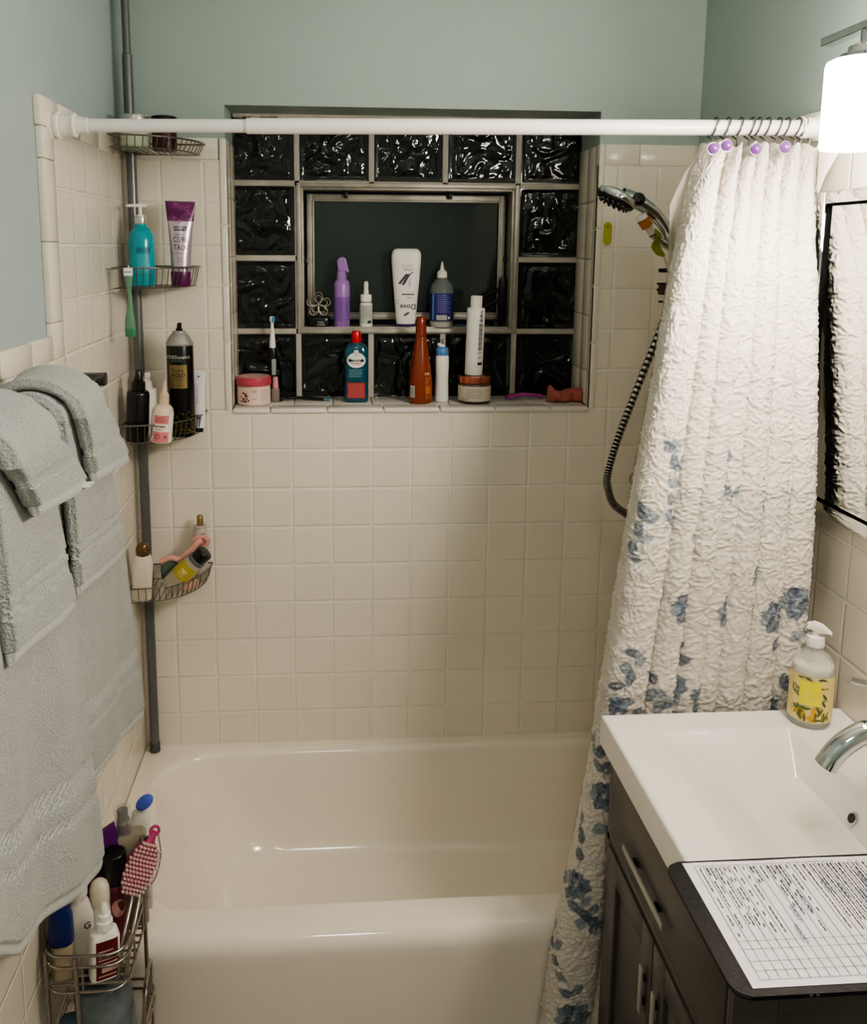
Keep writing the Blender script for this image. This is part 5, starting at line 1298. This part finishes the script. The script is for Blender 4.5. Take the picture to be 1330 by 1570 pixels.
# clipboard and form
t = thing('clipboard', 'black textured tray with rounded corners lying over the near edge of the vanity top', 'tray', (1.14, -1.392, SZ+.0004))
def rrect(x0, x1, y0, y1, r):
    o = []
    for cx, cy, a0 in ((x1-r, y0+r, -PI/2), (x1-r, y1-r, 0), (x0+r, y1-r, PI/2), (x0+r, y0+r, PI)):
        for i in range(8): a = a0+PI/2*i/7; o.append((cx+r*math.cos(a)-1.14, cy+r*math.sin(a)+1.392))
    return o
M_board = mat('board_black', '#0d0c10', .5, bump=(160, .5, .0012), spec=.25)
poly_prism('board', rrect(.965, 1.32, -1.508, -1.277, .020), 2, 0, .0055, M_board, t, .0015)
box('rubber_foot', (1.052-1.14, -1.5095+1.392, .001), (1.056-1.14, -1.506+1.392, .0045), M_ink, t); box('rubber_foot', (1.060-1.14, -1.5095+1.392, .001), (1.064-1.14, -1.506+1.392, .0045), M_ink, t)
pp = thing('paper_form', 'white printed paper form with handwriting lying on the black tray', 'paper', (1.14, -1.392, SZ+.0061))
PX0, PX1, PY0, PY1 = .990, 1.269, -1.497, -1.2815
V, F = [], []; nx_, ny_ = 24, 18
for j in range(ny_+1):
    for i in range(nx_+1):
        x = PX0+(PX1-PX0)*i/nx_; y = PY0+(PY1-PY0)*j/ny_; V.append((x-1.14, y+1.392, .0004+.0006*math.sin(i*.5)*math.sin(j*.4)**2))
mk('sheet', V, [tuple(q) for q in grid_faces(nx_+1, ny_+1)], mat('paper_white', '#e9e4ea', .7), pp, 1)
def flat_rects(name, R, m, z=.0013):
    V, F = [], []
    for (x0, x1, y0, y1) in R:
        b = len(V); V += [(x0-1.14, y0+1.392, z), (x1-1.14, y0+1.392, z), (x1-1.14, y1+1.392, z), (x0-1.14, y1+1.392, z)]; F.append((b, b+1, b+2, b+3))
    return mk(name, V, F, m, pp, 0)
M_line = mat('print_line', '#2c2c33', .7); M_type = mat('print_type', '#26262c', .7)
cols_x = [1.004+.0123*k for k in range(22)]
L_ = []
for x in cols_x: L_.append((x-.0003, x+.0003, -1.486, -1.290))
for y in (-1.4865, -1.473, -1.459, -1.440, -1.427): L_.append((1.004, 1.2625, y-.00025, y+.00025))
L_.append((1.004, 1.205, -1.2903, -1.2898))
flat_rects('ruled_lines', L_, M_line)
TP = []
for i, x in enumerate(cols_x[:-1]):
    for sub in (.0035, .0085) if i in (1, 2, 3, 6, 8, 9, 13, 14, 15, 16, 17, 18) else (.006,):
        y = -1.294; end = -1.294-random.choice((.03, .06, .09, .12)) if i < 12 else -1.294-random.uniform(.10, .125)
        if i in (2, 3): end = -1.40
        while y > end:
            w_ = random.uniform(.003, .010); bold = random.random() < .35 and y > -1.33
            TP.append((x+sub-(.0011 if bold else .0007), x+sub+(.0011 if bold else .0007), max(y-w_, -1.424), y)); y -= w_+random.choice((.0012, .0012, .0015, .012 if i < 12 else .0012))
flat_rects('printed_text', TP, M_type, .0014)
hw = []
for (x, y) in ((1.168, -1.325), (1.185, -1.335), (1.225, -1.315), (1.243, -1.312), (1.100, -1.372), (1.122, -1.356), (1.088, -1.405), (1.208, -1.345), (1.232, -1.352), (1.255, -1.345), (1.236, -1.335)):
    p = []
    for q in range(26): p.append((x-1.14+.0032*math.sin(q*1.7)+.0014*math.sin(q*.9+x*300), y+1.392-.0011*q+.0024*math.cos(q*1.7), .0018))
    hw.append(smoothline(p, 3))
tubes('handwriting', hw, .00026, mat('pen_blue', '#4d5570', .6), pp, 4)

# ------------------------------------------------------------------ mirror and vanity light
mi = thing('wall_mirror', 'large mirror in a shiny strip frame on the right wall above the sink', 'mirror', (1.45, -1.17, 1.56))
MO = Vector((1.45, -1.17, 1.56)); MY0, MY1, MZ0, MZ1 = -1.66, -.688, 1.256, 1.862
def mb(name, lo, hi, m, parent, bev=0.): return box(name, tuple(Vector(lo)-MO), tuple(Vector(hi)-MO), m, parent, bev)
mb('backing', (1.440, MY0+.004, MZ0+.004), (XR-.001, MY1-.004, MZ1-.004), mat('mirror_gap', '#050505', .9, spec=.1), mi)
mb('mirror_glass', (1.4385, MY0+.03, MZ0+.028), (1.4402, MY1-.041, MZ1-.028), M_mirror, mi)
fw = .024
fb = bpy.data.objects.new('frame', None); COL.objects.link(fb); fb.parent = mi
def strip(lo, hi): mb('frame_strip', lo, hi, M_mirror, fb, .004)
strip((1.430, MY1-.025, MZ0), (1.444, MY1, MZ1)); strip((1.430, MY0, MZ0), (1.444, MY0+fw, MZ1))
strip((1.430, MY0+fw, MZ1-fw), (1.444, MY1-.025, MZ1)); strip((1.430, MY0+fw, MZ0), (1.444, MY1-.025, MZ0+fw))
LX = 1.345
vl = thing('vanity_light', 'chrome vanity light bar with glowing white glass cylinder shades above the mirror', 'lamp', (LX, -1.17, 2.10))
box('light_bar', (-.011, -.36, -.007), (.011, .338, .007), M_chrome, vl, .002)
box('wall_plate', (.098, -.14, -.05), (XR+.0115-LX-.0125, .14, .05), M_chrome, vl, .004)
box('wall_arm', (.008, -.012, -.006), (.100, .012, .006), M_chrome, vl, .002)
M_glow = bpy.data.materials.new('glowing_opal_glass'); M_glow.use_nodes = True
b = M_glow.node_tree.nodes['Principled BSDF']; b.inputs['Base Color'].default_value = (.9, .86, .78, 1); b.inputs['Roughness'].default_value = .2
LAMP = 46.
b.inputs['Emission Color'].default_value = (1., .905, .79, 1); b.inputs['Emission Strength'].default_value = LAMP
M_glow2 = M_glow.copy(); M_glow2.name = 'glowing_opal_glass_bright'
M_glow.node_tree.nodes['Principled BSDF'].inputs['Emission Strength'].default_value = 32.
M_glow2.node_tree.nodes['Principled BSDF'].inputs['Emission Strength'].default_value = 54.
for dy in (.22, 0, -.22):
    s = bpy.data.objects.new('shade_unit', None); COL.objects.link(s); s.parent = vl; s.location = (0, dy, 0)
    loft('socket', [(-.050, .036), (-.042, .036), (-.040, .026), (-.030, .024), (-.028, .020), (-.022, .008), (-.006, .008)][0:], M_chrome, s, 28)
    loft('lamp_shade', [(-.186, .0520), (-.187, .0545), (-.185, .0555), (-.06, .0555), (-.053, .053), (-.0495, .046), (-.0495, .012)], M_glow if dy > .1 else M_glow2, s, 40, None, False)

# ------------------------------------------------------------------ light, world, view
w = bpy.data.worlds.new('night'); scene.world = w; w.use_nodes = True
w.node_tree.nodes['Background'].inputs['Color'].default_value = (.010, .012, .014, 1); w.node_tree.nodes['Background'].inputs['Strength'].default_value = .3
def area(name, loc, target, size, power, col):
    l = bpy.data.lights.new(name, 'AREA'); l.size = size; l.energy = power; l.color = col
    o = bpy.data.objects.new(name, l); COL.objects.link(o); o.location = loc
    o.rotation_euler = (Vector(target)-Vector(loc)).to_track_quat('-Z', 'Y').to_euler(); return o
area('ambient_fill', (.55, -2.75, ZC-.03), (.55, -2.75, 0), .30, 7, (1., .94, .86))  # unseen area light added behind the camera to raise the ambient level
scene.view_settings.view_transform = 'AgX'
scene.view_settings.look = 'AgX - Medium High Contrast'
scene.view_settings.exposure = .65
try:
    scene.cycles.use_denoising = True
    scene.cycles.max_bounces = 10; scene.cycles.diffuse_bounces = 5; scene.cycles.transmission_bounces = 8
    scene.cycles.sample_clamp_indirect = 6.
    scene.cycles.caustics_reflective = False; scene.cycles.caustics_refractive = False
except Exception: pass
